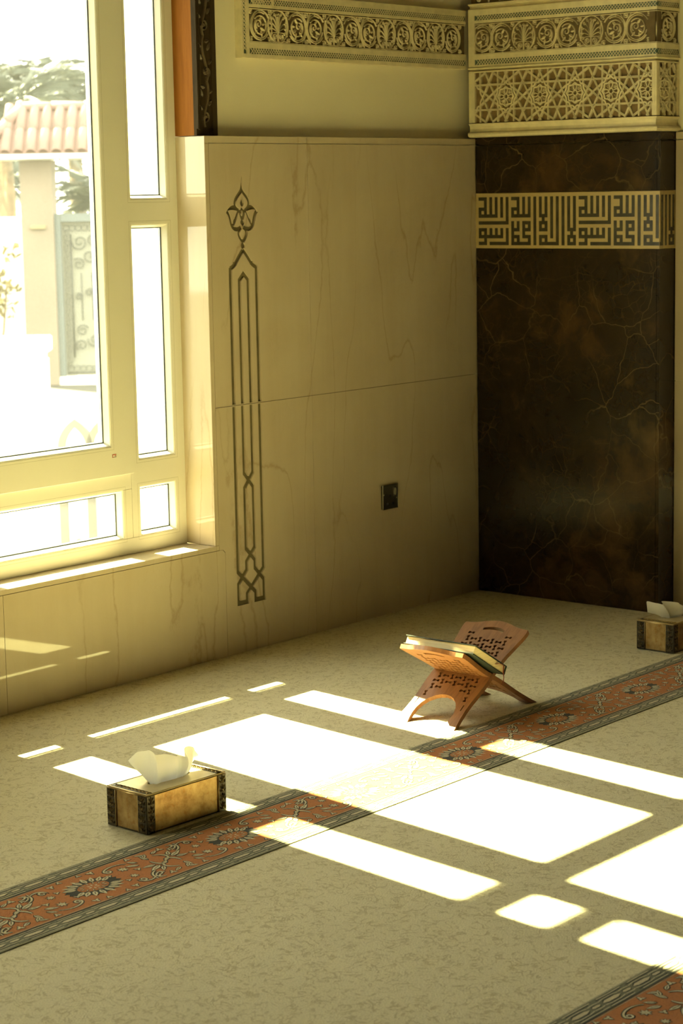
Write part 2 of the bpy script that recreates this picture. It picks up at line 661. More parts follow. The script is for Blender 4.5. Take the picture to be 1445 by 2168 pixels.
def bez(p0, p1, p2, p3, n=10):
    out = []
    for i in range(n + 1):
        t = i / n
        a, b, c, d = (1 - t) ** 3, 3 * t * (1 - t) ** 2, 3 * t * t * (1 - t), t ** 3
        out.append((a * p0[0] + b * p1[0] + c * p2[0] + d * p3[0], a * p0[1] + b * p1[1] + c * p2[1] + d * p3[1]))
    return out


ROUND = lambda h: [(-1, 0), (-0.75, h * 0.75), (0, h), (0.75, h * 0.75), (1, 0)]
SQUARE = lambda h: [(-1, 0), (-0.85, h), (0.85, h), (1, 0)]
GROOVED = lambda h: [(-1, 0), (-0.9, h), (-0.22, h), (0, h * 0.45), (0.22, h), (0.9, h), (1, 0)]
FLAT = [(-1, 0), (1, 0)]

# ------------------------------------------------------------------ the room shell
QX = 0.107          # plane of the qibla wall behind the pillar
XB, YR, ZC = -9.6, -14.0, 5.5
fl = MB().box(XB - 0.2, QX + 0.05, YR - 0.2, 0.04, -0.12, 0.0)
floor = obj('floor', fl, CARPET, kind='structure', label='beige patterned prayer hall carpet with dense squiggle pattern')
ce = MB().box(XB - 0.2, QX + 0.3, YR - 0.2, 0.4, ZC, ZC + 0.15)
obj('ceiling', ce, CEIL, kind='structure')
obj('wall_back', MB().box(XB - 0.2, XB, YR, 0.04, 0, ZC), PALEW, kind='structure')
wr_ = MB().box(XB, QX, YR - 0.2, YR, 0, ZC)
obj('wall_right', wr_, PALEW, kind='structure')
wf = MB().box(QX, QX + 0.2, YR, 0.04, 0, ZC)
wall_front = obj('wall_front', wf, PLASTER, kind='structure')
# marble slabs on the qibla wall, right of the pillar
y = -0.747
k = 0
while y > YR + 0.1:
    y2 = max(y - 0.9, YR + 0.002)
    for z0, z1 in ((0.001, 0.779), (0.781, 1.574), (1.577, 1.60)):
        obj('marble_slab', MB().box(QX - 0.012, QX, y2 + 0.001, y - 0.001, z0, z1), MARBLE, wall_front)
    y = y2

# window wall: plaster plane at y = 0.04, opening for the window
OX0, OX1 = -2.497, -1.352     # opening in the structural wall
OZ0, OZ1 = 0.335, 2.86
PITCH = 2.30                  # spacing of the row of windows; the others are added unseen for fill light
NWIN = 2
w = MB()
xr = QX + 0.2
for k in range(NWIN):
    a, b = OX0 - k * PITCH, OX1 - k * PITCH
    w.box(b, xr, 0.04, 0.30, 0, ZC)
    w.box(a, b, 0.04, 0.30, 0, OZ0).box(a, b, 0.04, 0.30, OZ1, ZC)
    xr = a
w.box(XB, xr, 0.04, 0.30, 0, ZC)
wall_left = obj('wall_left', w, PLASTER, kind='structure', label='cream plaster window wall above polished cream marble slabs')

WP = PL((0, 0, 0), (1, 0, 0), (0, 0, 1), (0, -1, 0))      # wall plane y=0: u=x, v=z, h toward room
D = 1.6
# engraved ornament drawn as grooves -------------------------------------------------
OXC = -1.2075
def og(px, py):
    """ornament units: x metres from axis, z world"""
    return (OXC + px, py)
GW = 0.0080
paths = []
def gp(pts, w_=GW, closed=False):
    paths.append(band([og(*p) for p in pts], w_, closed))
def gpoly(pts):
    paths.append([og(*p) for p in pts])
# finial tip and flame
gpoly([(-0.0075, 1.440), (-0.004, 1.452), (0.0015, 1.4805), (0.005, 1.452), (0.0075, 1.440), (0.004, 1.434), (-0.004, 1.434)])
gpoly([(0.0, 1.419), (-0.004, 1.408), (-0.0085, 1.398), (-0.007, 1.391), (0, 1.3865), (0.007, 1.391), (0.0085, 1.398), (0.004, 1.408)])
for s in (-1, 1):
    fl_ = bez((s * 0.001, 1.440), (s * 0.008, 1.424), (s * 0.031, 1.416), (s * 0.0315, 1.397), 9) + bez((s * 0.0315, 1.397), (s * 0.031, 1.386), (s * 0.022, 1.379), (s * 0.012, 1.3745), 6)[1:]
    gp(fl_, 0.0062)
    # small diamond at the heart
    gp([(s * 0.015, 1.3755), (s * 0.0075, 1.3700), (s * 0.0085, 1.366), (s * 0.003, 1.352), (0.0, 1.348)], 0.0050)
    gp([(0, 1.3835), (s * 0.009, 1.3700)], 0.0042)
    # side leaf curling out to a point
    gpoly(bez((s * 0.026, 1.388), (s * 0.040, 1.396), (s * 0.056, 1.390), (s * 0.0700, 1.3735), 8) + bez((s * 0.0700, 1.3735), (s * 0.056, 1.380), (s * 0.040, 1.378), (s * 0.024, 1.3745), 8)[1:])
    # outer outline sweeping under to the stem
    gp(bez((s * 0.0690, 1.3740), (s * 0.0560, 1.367), (s * 0.0540, 1.352), (s * 0.0500, 1.338), 8) + bez((s * 0.0500, 1.338), (s * 0.0450, 1.320), (s * 0.0270, 1.311), (s * 0.0040, 1.3270), 8)[1:], 0.0062)
    # inner petal
    gpoly(bez((s * 0.0130, 1.3735), (s * 0.0210, 1.362), (s * 0.0240, 1.345), (s * 0.0400, 1.3280), 8) + bez((s * 0.0400, 1.3280), (s * 0.0470, 1.340), (s * 0.0380, 1.352), (s * 0.0360, 1.350), 5)[1:] + bez((s * 0.0360, 1.350), (s * 0.0300, 1.358), (s * 0.0270, 1.370), (s * 0.0190, 1.3765), 6)[1:])
    # lens under the tulip
    gp(bez((s * 0.0030, 1.3240), (s * 0.0230, 1.3150), (s * 0.0230, 1.3010), (0, 1.2800), 10), 0.0055)
    # shoulders of the long frame, with small collars
    gp(bez((0, 1.2570), (s * 0.0120, 1.2440), (s * 0.0260, 1.2280), (s * 0.0370, 1.2140), 8) + bez((s * 0.0370, 1.2140), (s * 0.0430, 1.2080), (s * 0.0520, 1.2040), (s * 0.0610, 1.2000), 5)[1:], 0.0070)
    gpoly([(s * 0.0300, 1.2200), (s * 0.0470, 1.2200), (s * 0.0470, 1.2090), (s * 0.0300, 1.2090)])
gpoly([(0.0, 1.352), (-0.0045, 1.346), (-0.003, 1.330), (0, 1.322), (0.003, 1.330), (0.0045, 1.346)])
gpoly([(x, 1.3395 + y_) for x, y_ in arc(0, 0, 0.0095, 0.0085, 0.1, 0.1 + 2 * pi * 11 / 12, 11)])
gpoly([(x, 1.2685 + y_) for x, y_ in arc(0, 0, 0.0100, 0.0105, 0.1, 0.1 + 2 * pi * 11 / 12, 11)])
OW, IW = 0.0590, 0.0197
gp([(-OW, 1.2030), (-OW, 0.256)])
gp([(OW, 1.2030), (OW, 0.256)])
# inner arch and its braid
gp([(-IW, 0.560), (-IW, 1.164), (0, 1.1835), (IW, 1.164), (IW, 0.560)], 0.0075)
gp([(-IW, 0.5655), (IW, 0.5200)], 0.0075)
gp([(IW, 0.5655), (-IW, 0.5200)], 0.0075)
gp([(-IW, 0.5240), (-IW, 0.3230)], 0.0075)
gp([(IW, 0.5240), (IW, 0.3230)], 0.0075)
gp([(-IW, 0.3280), (IW, 0.2870), (IW, 0.2560)], 0.0075)
gp([(IW, 0.3280), (-IW, 0.2870), (-IW, 0.2560)], 0.0075)
# lower knot
gp([(-OW, 0.2660), (-OW, 0.2580), (IW, 0.1850), (IW, 0.1590)], 0.0075)
gp([(OW, 0.2660), (OW, 0.2580), (-IW, 0.1850), (-IW, 0.1590)], 0.0075)
gp([(-IW, 0.2610), (-OW, 0.2200), (-OW, 0.1590), (-IW + 0.0075, 0.1590)], 0.0075)
gp([(IW, 0.2610), (OW, 0.2200), (OW, 0.1590), (IW - 0.0075, 0.1590)], 0.0075)

SL = 0.030     # slab thickness


def clip_z(poly, z0, z1):
    """Sutherland-Hodgman clip of a polygon to z0 <= v <= z1"""
    def half(pl_, keep, cut):
        out = []
        for i in range(len(pl_)):
            a, b = pl_[i - 1], pl_[i]
            ka, kb = keep(a), keep(b)
            if ka != kb:
                t = (cut - a[1]) / (b[1] - a[1])
                out.append((a[0] + t * (b[0] - a[0]), cut))
            if kb:
                out.append(b)
        return out
    p = half(poly, lambda q: q[1] >= z0, z0)
    return half(p, lambda q: q[1] <= z1, z1) if p else p


def slab(outline, holes=()):
    if holes:
        a, b = plate(outline, list(holes), -SL, 0.0, WP, depth=0.006)
        s_ = obj('marble_slab', a, MARBLE, wall_left)
        obj('engraved_ornament', b, BRONZE, wall_left, label='dark engraved arabesque groove with tulip finial')
    else:
        obj('marble_slab', plate(outline, [], -SL, 0.0, WP), MARBLE, wall_left)


J = 0.0008
rect = lambda x0, x1, z0, z1: [(x0 + J, z0 + J), (x1 - J, z0 + J), (x1 - J, z1 - J), (x0 + J, z1 - J)]
def jit(p):
    return [(a + 1e-6 * ((i * 7) % 5), b + 1e-6 * ((i * 3) % 7)) for i, (a, b) in enumerate(p)]
# upper slab with the finial, lower L-shaped slab with the knot
up = [jit(q) for q in (clip_z(p, 0.7835, 2.0) for p in paths) if len(q) > 2]
lo = [jit(q) for q in (clip_z(p, -1.0, 0.7765) for p in paths) if len(q) > 2]
slab(rect(-1.350, -0.8973, 0.780, 1.578), up)
slab([(-1.324 + J, J), (-0.8973 - J, J), (-0.8973 - J, 0.780 - J), (-1.350 + J, 0.780 - J), (-1.350 + J, 0.339), (-1.333, 0.339), (-1.324 + J, 0.330)], lo)
slab(rect(-0.8973, -0.0, 0.780, 1.578))
slab(rect(-0.8973, -0.0, 0.0, 0.780))
# cap strips, window edge strips
slab(rect(-1.367, -0.8973, 1.578, D))
slab(rect(-0.8973, 0.0, 1.578, D))
slab(rect(-1.367, -1.350, 0.355, 1.578))
slab(rect(-2.497, -1.350, 0.339, 0.354 + J))
slab([(-2.225 + J, J), (-1.324 - J, J), (-1.324 - J, 0.328), (-1.335, 0.339 - J), (-2.225 + J, 0.339 - J)])
# left of the window
slab(rect(-2.514, -2.497, 0.339, 1.578))
for k in range(NWIN):
    a, b = -2.497 - k * PITCH, -1.367 - (k + 1) * PITCH
    if k == NWIN - 1: b = XB
    slab(rect(b, a, 1.578, D)); slab(rect(b, a - 0.017, 0.780, 1.578)); slab(rect(b, a - 0.017, 0.339, 0.780))
    slab(rect(max(XB, -2.225 - (k + 1) * PITCH), -2.225 - k * PITCH, 0.0, 0.339))
    if k: slab(rect(a, a + 1.13, 0.339, 0.354))
# reveal and sill slabs
obj('reveal_slab', MB().bevbox(-1.367, -1.352, 0.0005, 0.122, 0.3545, D - 0.001, 0.001), MARBLE, wall_left)
obj('reveal_slab', MB().bevbox(-2.497, -2.482, 0.0005, 0.122, 0.3545, D - 0.001, 0.001), MARBLE, wall_left)
obj('sill_slab', MB().box(-2.482, -1.367, 0.0302, 0.122, 0.3345, 0.354), MARBLE, wall_left)
# small vertical-face fillers over the reveal edge strips (front edge above the sill)

# ------------------------------------------------------------------ window
win = empty('window_1', (-1.93, 0.15, 0.354), kind='structure', label='tall cream framed window of nine panes with a large middle sash')
FY, FB = 0.12, 0.162      # front and back of the fixed frame


def bar(name, x0, x1, z0, z1, y0=FY, y1=FB):
    return obj(name, MB().bevbox(x0, x1, y0, y1, z0, z1, 0.0012), UPVC, win)


SX0, SX1 = -1.566, -1.408      # right light
LX0, LX1 = -2.447, -2.289      # left light
MX0, MX1 = -2.240, -1.600      # sash outer / middle field
ZTOP = 2.85
bar('frame_jamb', -1.408, -1.3672, 0.3535, ZTOP)
bar('frame_jamb', -2.4820, -2.447, 0.3535, ZTOP)
bar('frame_bottom_rail', -2.4470, -1.4080, 0.3535, 0.403)
bar('frame_head', -2.4470, -1.4080, 2.78, ZTOP)
bar('mullion', MX1 + 0.0015, SX0, 0.4035, 2.7795)
bar('mullion', LX1, MX0 - 0.0015, 0.4035, 2.7795)
for x0, x1 in ((SX0, SX1), (LX0, LX1)):
    bar('transom', x0, x1, 0.557, 0.637)
    bar('transom', x0, x1, 1.342, 1.415)
    bar('transom', x0, x1, 2.112, 2.182)
    bar('transom', x0, x1, 2.345, 2.402)
bar('transom', MX0, MX1, 0.553, 0.6000)
bar('transom', MX0, MX1, 2.158, 2.186)
# opening sash, proud of the frame
SY = 0.106
SZ0, SZ1 = 0.6012, 2.1568
bx0, bx1, bz0, bz1 = -2.150, -1.690, 0.690, 2.100
sash = link('sash', None, win)
def sbar(x0, x1, z0, z1):
    return obj('sash_rail', MB().bevbox(x0, x1, SY, 0.160, z0, z1, 0.0015), UPVC, sash)
sbar(MX0 + .0005, bx0, SZ0, SZ1); sbar(bx1, MX1, SZ0, SZ1)
sbar(bx0, bx1, SZ0, bz0); sbar(bx0, bx1, bz1, SZ1)


def glaze(par, x0, x1, z0, z1, fy=FY):
    """bead, gasket, spacer and pane in one light"""
    b = 0.011
    gy = fy + 0.024
    ring = lambda i: [(x0 + i, z0 + i), (x1 - i, z0 + i), (x1 - i, z1 - i), (x0 + i, z1 - i)]
    def ringmesh(prof):
        vs, fs = [], []
        for (i, y_) in prof:
            vs += [(p[0], y_, p[1]) for p in ring(i)]
        m = len(prof)
        for r in range(m - 1):
            for k_ in range(4):
                a, c = r * 4 + k_, r * 4 + (k_ + 1) % 4
                fs.append((a, a + 4, c + 4, c))
        return MB().add(vs, fs)
    obj('glazing_bead', ringmesh([(-0.0005, fy + 0.002), (0.0015, fy + 0.001), (0.004, fy + 0.003), (b, gy - 0.003), (b, gy)]), UPVC, par)
    sp_ = PL((0, fy - 0.0001, 0), (1, 0, 0), (0, 0, 1), (0, -1, 0))
    obj('bead_seam', MB().sweep(ring(-0.009), 0.00045, FLAT, sp_, closed=True), SEAM, par)
    obj('gasket', ringmesh([(b - 0.0005, gy - 0.0025), (b + 0.0028, gy - 0.0018), (b + 0.0028, gy + 0.001)]), GASKET, par)
    obj('spacer_bar', ringmesh([(b, gy + 0.0065), (b + 0.003, gy + 0.0065), (b + 0.003, gy + 0.017), (b - 0.002, gy + 0.017)]), SPACER, par)
    obj('pane', MB().box(x0 + 0.003, x1 - 0.003, gy, gy + 0.005, z0 + 0.003, z1 - 0.003), GLASS, par)


for x0, x1 in ((SX0, SX1), (LX0, LX1)):
    for z0, z1 in ((0.403, 0.557), (0.637, 1.342), (1.415, 2.112), (2.182, 2.345), (2.402, 2.78)):
        glaze(win, x0, x1, z0, z1)
glaze(win, MX0 + 0.04, MX1 - 0.035, 0.403, 0.553)
glaze(win, MX0 + 0.04, MX1 - 0.035, 2.186, 2.78)
bar('frame_stile', MX1 - 0.035, MX1, 0.4035, 0.5525); bar('frame_stile', MX0, MX0 + 0.04, 0.4035, 0.5525)
bar('frame_stile', MX1 - 0.035, MX1, 2.1865, 2.7795); bar('frame_stile', MX0, MX0 + 0.04, 2.1865, 2.7795)
glaze(sash, bx0, bx1, bz0, bz1, SY)
# tiny maker's sticker on the sash
stk = obj('sticker', MB().box(-1.690, -1.672, SY - 0.0006, SY, 0.657, 0.668), UPVC, sash, label='tiny red and grey printed sticker')
mk = MB()
mk.box(-1.689, -1.673, SY - 0.0010, SY - 0.0006, 0.665, 0.6675).box(-1.689, -1.687, SY - 0.0010, SY - 0.0006, 0.658, 0.6675)
mk.box(-1.689, -1.683, SY - 0.0010, SY - 0.0006, 0.6575, 0.6595).box(-1.679, -1.674, SY - 0.0010, SY - 0.0006, 0.6615, 0.6640)
obj('print', mk, RED, stk)
mk = MB().box(-1.682, -1.674, SY - 0.0010, SY - 0.0006, 0.6575, 0.6598).box(-1.6755, -1.6735, SY - 0.0010, SY - 0.0006, 0.6575, 0.664)
obj('print', mk, GREYP, stk)
# exterior sill
obj('outer_sill', MB().bevbox(-2.50, -1.35, 0.163, 0.36, 0.29, 0.340, 0.003), WHITEW, win)

# further unseen windows, added to bring more daylight into the room
for k in range(1, NWIN):
    dx = -k * PITCH
    wn = empty('window_%d' % (k + 1), (-1.93 + dx, 0.15, 0.354), kind='structure')
    f_ = MB()
    for x0, x1, z0, z1 in ((-1.408, -1.352, 0.335, 2.86), (-2.497, -2.447, 0.335, 2.86), (-2.447, -1.408, 0.335, 0.403), (-2.447, -1.408, 2.78, 2.86), (-1.690, SX0, 0.403, 2.78), (LX1, -2.150, 0.403, 2.78),
                           (-2.150, -1.690, 0.553, 0.69), (-2.150, -1.690, 2.10, 2.186)) + tuple((a, b, c, d) for a, b in ((SX0, SX1), (LX0, LX1)) for c, d in ((0.557, 0.637), (1.342, 1.415), (2.112, 2.182), (2.345, 2.402))):
        f_.box(x0 + dx, x1 + dx, FY, FB, z0, z1)
    obj('frame', f_, UPVC, wn)
    obj('pane', MB().box(-2.447 + dx, -1.408 + dx, 0.150, 0.155, 0.403, 2.78), GLASS, wn)
    obj('sill_slab', MB().box(-2.497 + dx, -1.352 + dx, 0.0, 0.12, 0.335, 0.354), MARBLE, wn)

# ------------------------------------------------------------------ wooden casing above the dado
cas = obj('trim_1', MB().box(-1.367, -1.2745, 0.030, 0.0405, D + 0.001, 3.3), WOOD_DK, kind='structure',
          label='dark carved wooden window casing with orange inner side')
obj('casing_side', MB().box(-1.367, -1.352, 0.0405, 0.121, D + 0.001, 2.86), WOOD_OR, cas, label='orange varnished wooden reveal')
zb = D + 0.014
f_ = MB()
f_.bevbox(-1.3675, -1.3635, 0.0215, 0.0405, zb + 0.006, 3.3, 0.0015)
f_.bevbox(-1.3615, -1.3575, 0.0235, 0.0305, zb + 0.004, 3.3, 0.0015)
obj('reeded_moulding', f_, WOOD_DK, cas)
f_ = MB().bevbox(-1.3545, -1.3505, 0.0235, 0.0305, zb, 3.3, 0.0015)
f_.bevbox(-1.300, -1.2955, 0.0235, 0.0305, zb, 3.3, 0.0015)
obj('reeded_moulding', f_, WOOD_DK, cas)
CP = PL((-1.3255, 0.030, 0), (1, 0, 0), (0, 0, 1), (0, -1, 0))
for i in range(12):
    z = zb + 0.012 + i * 0.135
    m = MB()
    sgn = 1 if i % 2 else -1
    m.sweep(bez((sgn * 0.006, z), (sgn * 0.026, z + 0.03), (-sgn * 0.03, z + 0.095), (sgn * -0.006, z + 0.135), 10), 0.0035, ROUND(0.006), CP)
    m.sweep(spiral(sgn * 0.004, z + 0.028, 0.017, 0.003, -pi / 2 * sgn, 1.3 * sgn, 14), 0.0028, ROUND(0.006), CP)
    for (dx, dz, a, L) in ((0.014, 0.05, 0.7, 0.026), (-0.012, 0.062, 2.2, 0.026), (0.012, 0.09, 1.1, 0.028), (-0.014, 0.10, 2.6, 0.024), (0.002, 0.116, 0.3, 0.02)):
        m.leaf((sgn * dx, z + dz), a if sgn > 0 else pi - a, L, 0.014, 0.006, CP)
    m.dome((sgn * 0.004, z + 0.028), 0.005, 0.007, CP)
    m.dome((sgn * -0.02, z + 0.075), 0.005, 0.006, CP)
    obj('carved_vine', m, WOOD_CV, cas)

# ------------------------------------------------------------------ stucco motifs (shared meshes, local u v h)
def motif_palmette():
    m = MB()
    rx, ry = 0.046, 0.0495
    m.sweep(arc(0, 0, rx, ry, 0, 2 * pi * 27 / 28, 27), 0.0021, ROUND(0.006), closed=True)
    m.sweep([(0, -0.049), (0, 0.030)], 0.0022, ROUND(0.006))
    m.leaf((0, -0.054), pi / 2, 0.014, 0.010, 0.006)
    for s in (-1, 1):
        m.sweep(spiral(s * 0.0135, -0.0315, 0.0105, 0.0015, -pi / 2, s * 1.6, 16), 0.0017, ROUND(0.006))
        for (ex, ey, bx, by) in ((0.013, 0.036, 0.004, 0.010), (0.025, 0.026, 0.008, 0.000), (0.033, 0.011, 0.010, -0.008), (0.035, -0.006, 0.012, -0.014), (0.031, -0.021, 0.014, -0.018)):
            stem = bez((s * 0.001, -0.020), (s * bx * 0.4, by), (s * ex * 0.7, ey * 0.9 + 0.002), (s * ex, ey), 7)
            m.sweep(stem, 0.0013, ROUND(0.0055))
            m.sweep(spiral(s * ex, ey - 0.0012, 0.0056, 0.0012, pi * 0.5, -s * 1.2, 9), 0.0011, ROUND(0.0055))
        m.sweep(bez((s * 0.004, -0.046), (s * 0.022, -0.050), (s * 0.030, -0.040), (s * 0.040, -0.047), 7), 0.0018, ROUND(0.0055))
    m.sweep(spiral(0, 0.036, 0.006, 0.001, -pi / 2, 1.2, 9), 0.0011, ROUND(0.0055))
    return m.mesh('palmette', STUCCO)


def motif_scroll():
    m = MB()
    m.sweep(spiral(0, 0, 0.046, 0.042, radians(150), -0.82, 24, 1.02), 0.0019, ROUND(0.006))
    m.sweep(spiral(0, 0, 0.0395, 0.0365, radians(120), -0.80, 22, 1.02), 0.0016, ROUND(0.0055))
    m.sweep(spiral(0, 0, 0.030, 0.024, radians(40), 1.0, 22), 0.0018, ROUND(0.006))
    m.sweep(spiral(0.006, 0.004, 0.016, 0.003, radians(-60), 1.35, 16), 0.0017, ROUND(0.006))
    for (x_, y_, a, L, W_) in ((-0.002, -0.006, 3.6, 0.026, 0.012), (0.002, 0.012, 2.3, 0.022, 0.011), (-0.006, -0.014, 4.6, 0.022, 0.011),
                               (0.010, -0.012, 5.4, 0.020, 0.010), (-0.010, 0.002, 2.9, 0.018, 0.009)):
        m.leaf((x_, y_), a, L, W_, 0.0055)
    for (x_, y_) in ((-0.045, 0.043), (0.043, 0.043), (-0.043, -0.043), (0.043, -0.043)):
        m.sweep(spiral(x_, y_, 0.0095, 0.002, atan2(-y_, -x_), 1.4 * (1 if x_ * y_ > 0 else -1), 11), 0.0017, ROUND(0.0055))
        m.dome((x_, y_), 0.004, 0.006)
    m.leaf((-0.003, -0.055), pi / 2, 0.016, 0.008, 0.0055)
    m.leaf((0.002, 0.055), -pi / 2, 0.016, 0.008, 0.0055)
    m.sweep(bez((-0.050, 0.030), (-0.056, 0.010), (-0.056, -0.01), (-0.050, -0.030), 7), 0.0017, ROUND(0.0055))
    return m.mesh('scroll', STUCCO)


def motif_knot():
    m = MB()
    for s in (-1, 1):
        m.sweep(bez((s * 0.020, 0.047), (s * 0.006, 0.030), (s * 0.003, 0.012), (s * 0.002, 0.0), 7), 0.0018, ROUND(0.0055))
        m.sweep(bez((s * 0.020, -0.047), (s * 0.006, -0.030), (s * 0.003, -0.012), (s * 0.002, 0.0), 7), 0.0018, ROUND(0.0055))
    m.dome((0, 0), 0.004, 0.007)
    return m.mesh('knot', STUCCO)


PALM, SCROLL, KNOT = motif_palmette(), motif_scroll(), motif_knot()


def lattice(mb, x0, x1, v0, v1, step, pl, w=0.0010, h=0.0022):
    """crossing slanted laths between v0 and v1, cut to x0..x1"""
    H = v1 - v0
    run = H * 0.95
    x = x0 - run
    while x < x1:
        for s in (1, -1):
            a = (x, v0) if s > 0 else (x, v1)
            b = (x + run, v1) if s > 0 else (x + run, v0)
            if a[0] >= x0 - 1e-6 and b[0] <= x1 + 1e-6:
                mb.sweep([a, b], w, SQUARE(h if s > 0 else h * 0.8), pl)
        x += step


def frieze(parent, pl, L, rot, z_off, first, run=True):
    """carved band: fillets, two latticed teal strips and scroll motifs.  pl: v = 0 at z 1.836"""
    e0, L = (0.0006, L) if rot == 'wall' and z_off else (0.0, L - (0.0006 if z_off else 0))
    f = MB()
    f.box(e0, L, 0.000, 0.012, -0.03, 0.000, pl)          # bottom margin
    f.box(e0, L, 0.030, 0.047, -0.03, 0.000, pl)
    f.box(e0, L, 0.152, 0.162, -0.03, 0.000, pl)
    f.box(e0, L, 0.178, 0.198, -0.03, 0.000, pl)
    obj('frieze_fillet', f, STUCCO, parent)
    f = MB()
    for v in (0.0495, 0.1480):
        f.sweep([(0, v), (L, v)], 0.0016, ROUND(0.004), pl, h0=-0.004)
    obj('frieze_bead', f, STUCCO, parent)
    f = MB()
    f.box(e0 + 0.0004, L - 0.0004, 0.0121, 0.0299, -0.029, -0.003, pl).box(e0 + 0.0004, L - 0.0004, 0.1621, 0.1779, -0.029, -0.003, pl)
    obj('teal_strip', f, TEAL, parent)
    for v0, v1 in ((0.012, 0.030), (0.162, 0.178)):
        g = MB()
        lattice(g, 0, L, v0, v1, 0.0115, PL(pl((0, 0, -0.003)), pl.u, pl.v, pl.n), 0.0009, 0.0026)
        obj('lattice', g, STUCCO, parent, kind='stuff')
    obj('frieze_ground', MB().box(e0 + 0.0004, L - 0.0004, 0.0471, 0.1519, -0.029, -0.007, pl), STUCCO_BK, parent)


# --- frieze on the window wall (front plane y=0.010)
FX0 = -1.1764
FP = PL((FX0, 0.010, 1.836), (1, 0, 0), (0, 0, 1), (0, -1, 0))
fw = empty('trim_2', (FX0, 0.04, 1.836), kind='structure', label='carved stucco frieze of palmettes and scrolls along the window wall')
frieze(fw, PL(FP((0.033, 0, 0)), FP.u, FP.v, FP.n), -FX0 - 0.035 - 0.033, 'wall', 0, 0)
# left border (vertical teal strip and margins) and the vertical limb
lm = MB()
lm.box(0.0, 0.006, 0.0, 0.9, -0.03, 0.0, FP).box(0.019, 0.033, 0.012, 0.9, -0.03, 0.0, FP).box(0.006, 0.033, 0.0, 0.012, -0.03, 0.0, FP)
obj('frieze_fillet', lm, STUCCO, fw)
obj('teal_strip', MB().box(0.0061, 0.0189, 0.0121, 0.9, -0.029, -0.003, FP), TEAL, fw)
lat = MB()
LPv = PL(FP((0.019, 0.012, -0.003)), (0, 0, 1), (-1, 0, 0), (0, -1, 0))
lattice(lat, 0, 0.8, 0, 0.013, 0.0115, LPv, 0.0009, 0.0026)
obj('lattice', lat, STUCCO, fw, kind='stuff')
obj('frieze_ground', MB().box(0.0331, 0.1379, 0.1521, 0.9, -0.029, -0.0070, FP), STUCCO_BK, fw)
lm = MB().box(0.138, 0.148, 0.152, 0.9, -0.03, 0.0012, FP).box(0.164, 0.180, 0.178, 0.9, -0.03, 0.0012, FP)
obj('frieze_fillet', lm, STUCCO, fw)
ZM = 1.836 + 0.0995
XPAL = [-1.0145 + 0.008 + 0.269 * k for k in range(4)]
hN = 0.010 + 0.007
for k, xp in enumerate(XPAL):
    place('palmette', PALM, fw, (xp, hN, ZM), 'wall')
    if k < 3:
        place('scroll', SCROLL, fw, (xp + 0.0915, hN, ZM), 'wall')
        place('knot', KNOT, fw, (xp + 0.1345, hN, ZM), 'wall')
        place('scroll', SCROLL, fw, (xp + 0.1775, hN, ZM), 'wall', True)
place('scroll', SCROLL, fw, (XPAL[0] - 0.083, hN, ZM), 'wall', True)
place('scroll', SCROLL, fw, (XPAL[3] + 0.0915, hN, ZM), 'wall')
for k in range(3):
    place('palmette', PALM, fw, (FX0 + 0.086, hN, ZM + 0.105 + 0.21 * k), ROT['wall'] @ Matrix.Rotation(pi, 4, 'Z'))
    place('scroll', SCROLL, fw, (FX0 + 0.086, hN, ZM + 0.210 + 0.21 * k), 'wall')
# recessed panel field above the frieze
obj('panel_field', MB().box(FX0 + 0.18, -0.04, 0.030, 0.0405, 2.034, 2.75), PLASTER, fw)

# ------------------------------------------------------------------ marble pillar
pil = empty('marble_pillar', (0.05, -0.37, 0.0), label='dark brown marble pillar with square calligraphy band and carved stucco head', cat='pillar')
PY = -0.745
def dslab(x0, x1, y0, y1, z0, z1):
    return obj('marble_slab', MB().bevbox(x0, x1, y0, y1, z0, z1, 0.0012), DARK, pil)
for z0, z1 in ((0.0005, 1.2210), (1.4115, 1.5745), (1.5765, 1.6025)):
    dslab(0.0, 0.020, PY + 0.012, -0.001, z0, z1)
    dslab(0.0015, 0.1065, PY, PY + 0.0115, z0, z1)
obj('pillar_core', MB().box(0.0205, 0.1065, PY + 0.012, -0.001, 0.0005, 1.60), KUFIC_BG, pil)
# calligraphy band
kb = obj('calligraphy_band', MB().bevbox(-0.001, 0.0205, PY + 0.0, -0.001, 1.2215, 1.4110, 0.001).bevbox(0.0205, 0.1065, PY - 0.001, PY + 0.012, 1.2215, 1.4110, 0.001), KUFIC_BG, pil,
         label='cream stone band inlaid with square dark lettering')
G = [[0] * 36 for _ in range(14)]
def on(r, *cs):
    for c in cs:
        if isinstance(c, tuple):
            for q in range(c[0], c[1] + 1): G[r][q] = 1
        else:
            G[r][c] = 1
for r in range(14):
    on(r, 20, 28, 30)
    if r <= 11: on(r, 26)
    if r <= 4: on(r, 22, 24)
    if r <= 8: on(r, 32, 34)
    if r <= 5: on(r, 8)
    if r <= 7 or r >= 9: on(r, 10)
    if r <= 5: on(r, 4, 6, 16, 18)
on(0, (0, 2), (12, 14)); on(1, 2, 14); on(2, 2, 14); on(3, (0, 2), (12, 14)); on(4, 0, 2, 12, 14); on(5, (0, 6), (12, 18), (22, 24))
on(6, 23); on(7, (0, 10), 12, 14, (16, 18), (22, 24)); on(8, 12, 14, 16, 18, 22, 24)
on(9, (0, 2), 4, 6, 8, (12, 14), (16, 18), (22, 24), (32, 34)); on(10, 0, 2, 4, 6, 8, 12, 16, 33)
on(11, (0, 8), (12, 14), (16, 18), (22, 24), (32, 34)); on(12, 2, 12, 14, 18, 22, 24, 32, 34)
on(13, (0, 2), (4, 10), (12, 18), (22, 28), (32, 34))
CW, RH = 0.01156, 0.1655 / 14
KF = PL((-0.001, -0.0141, 1.3978), (0, -1, 0), (0, 0, 1), (-1, 0, 0))
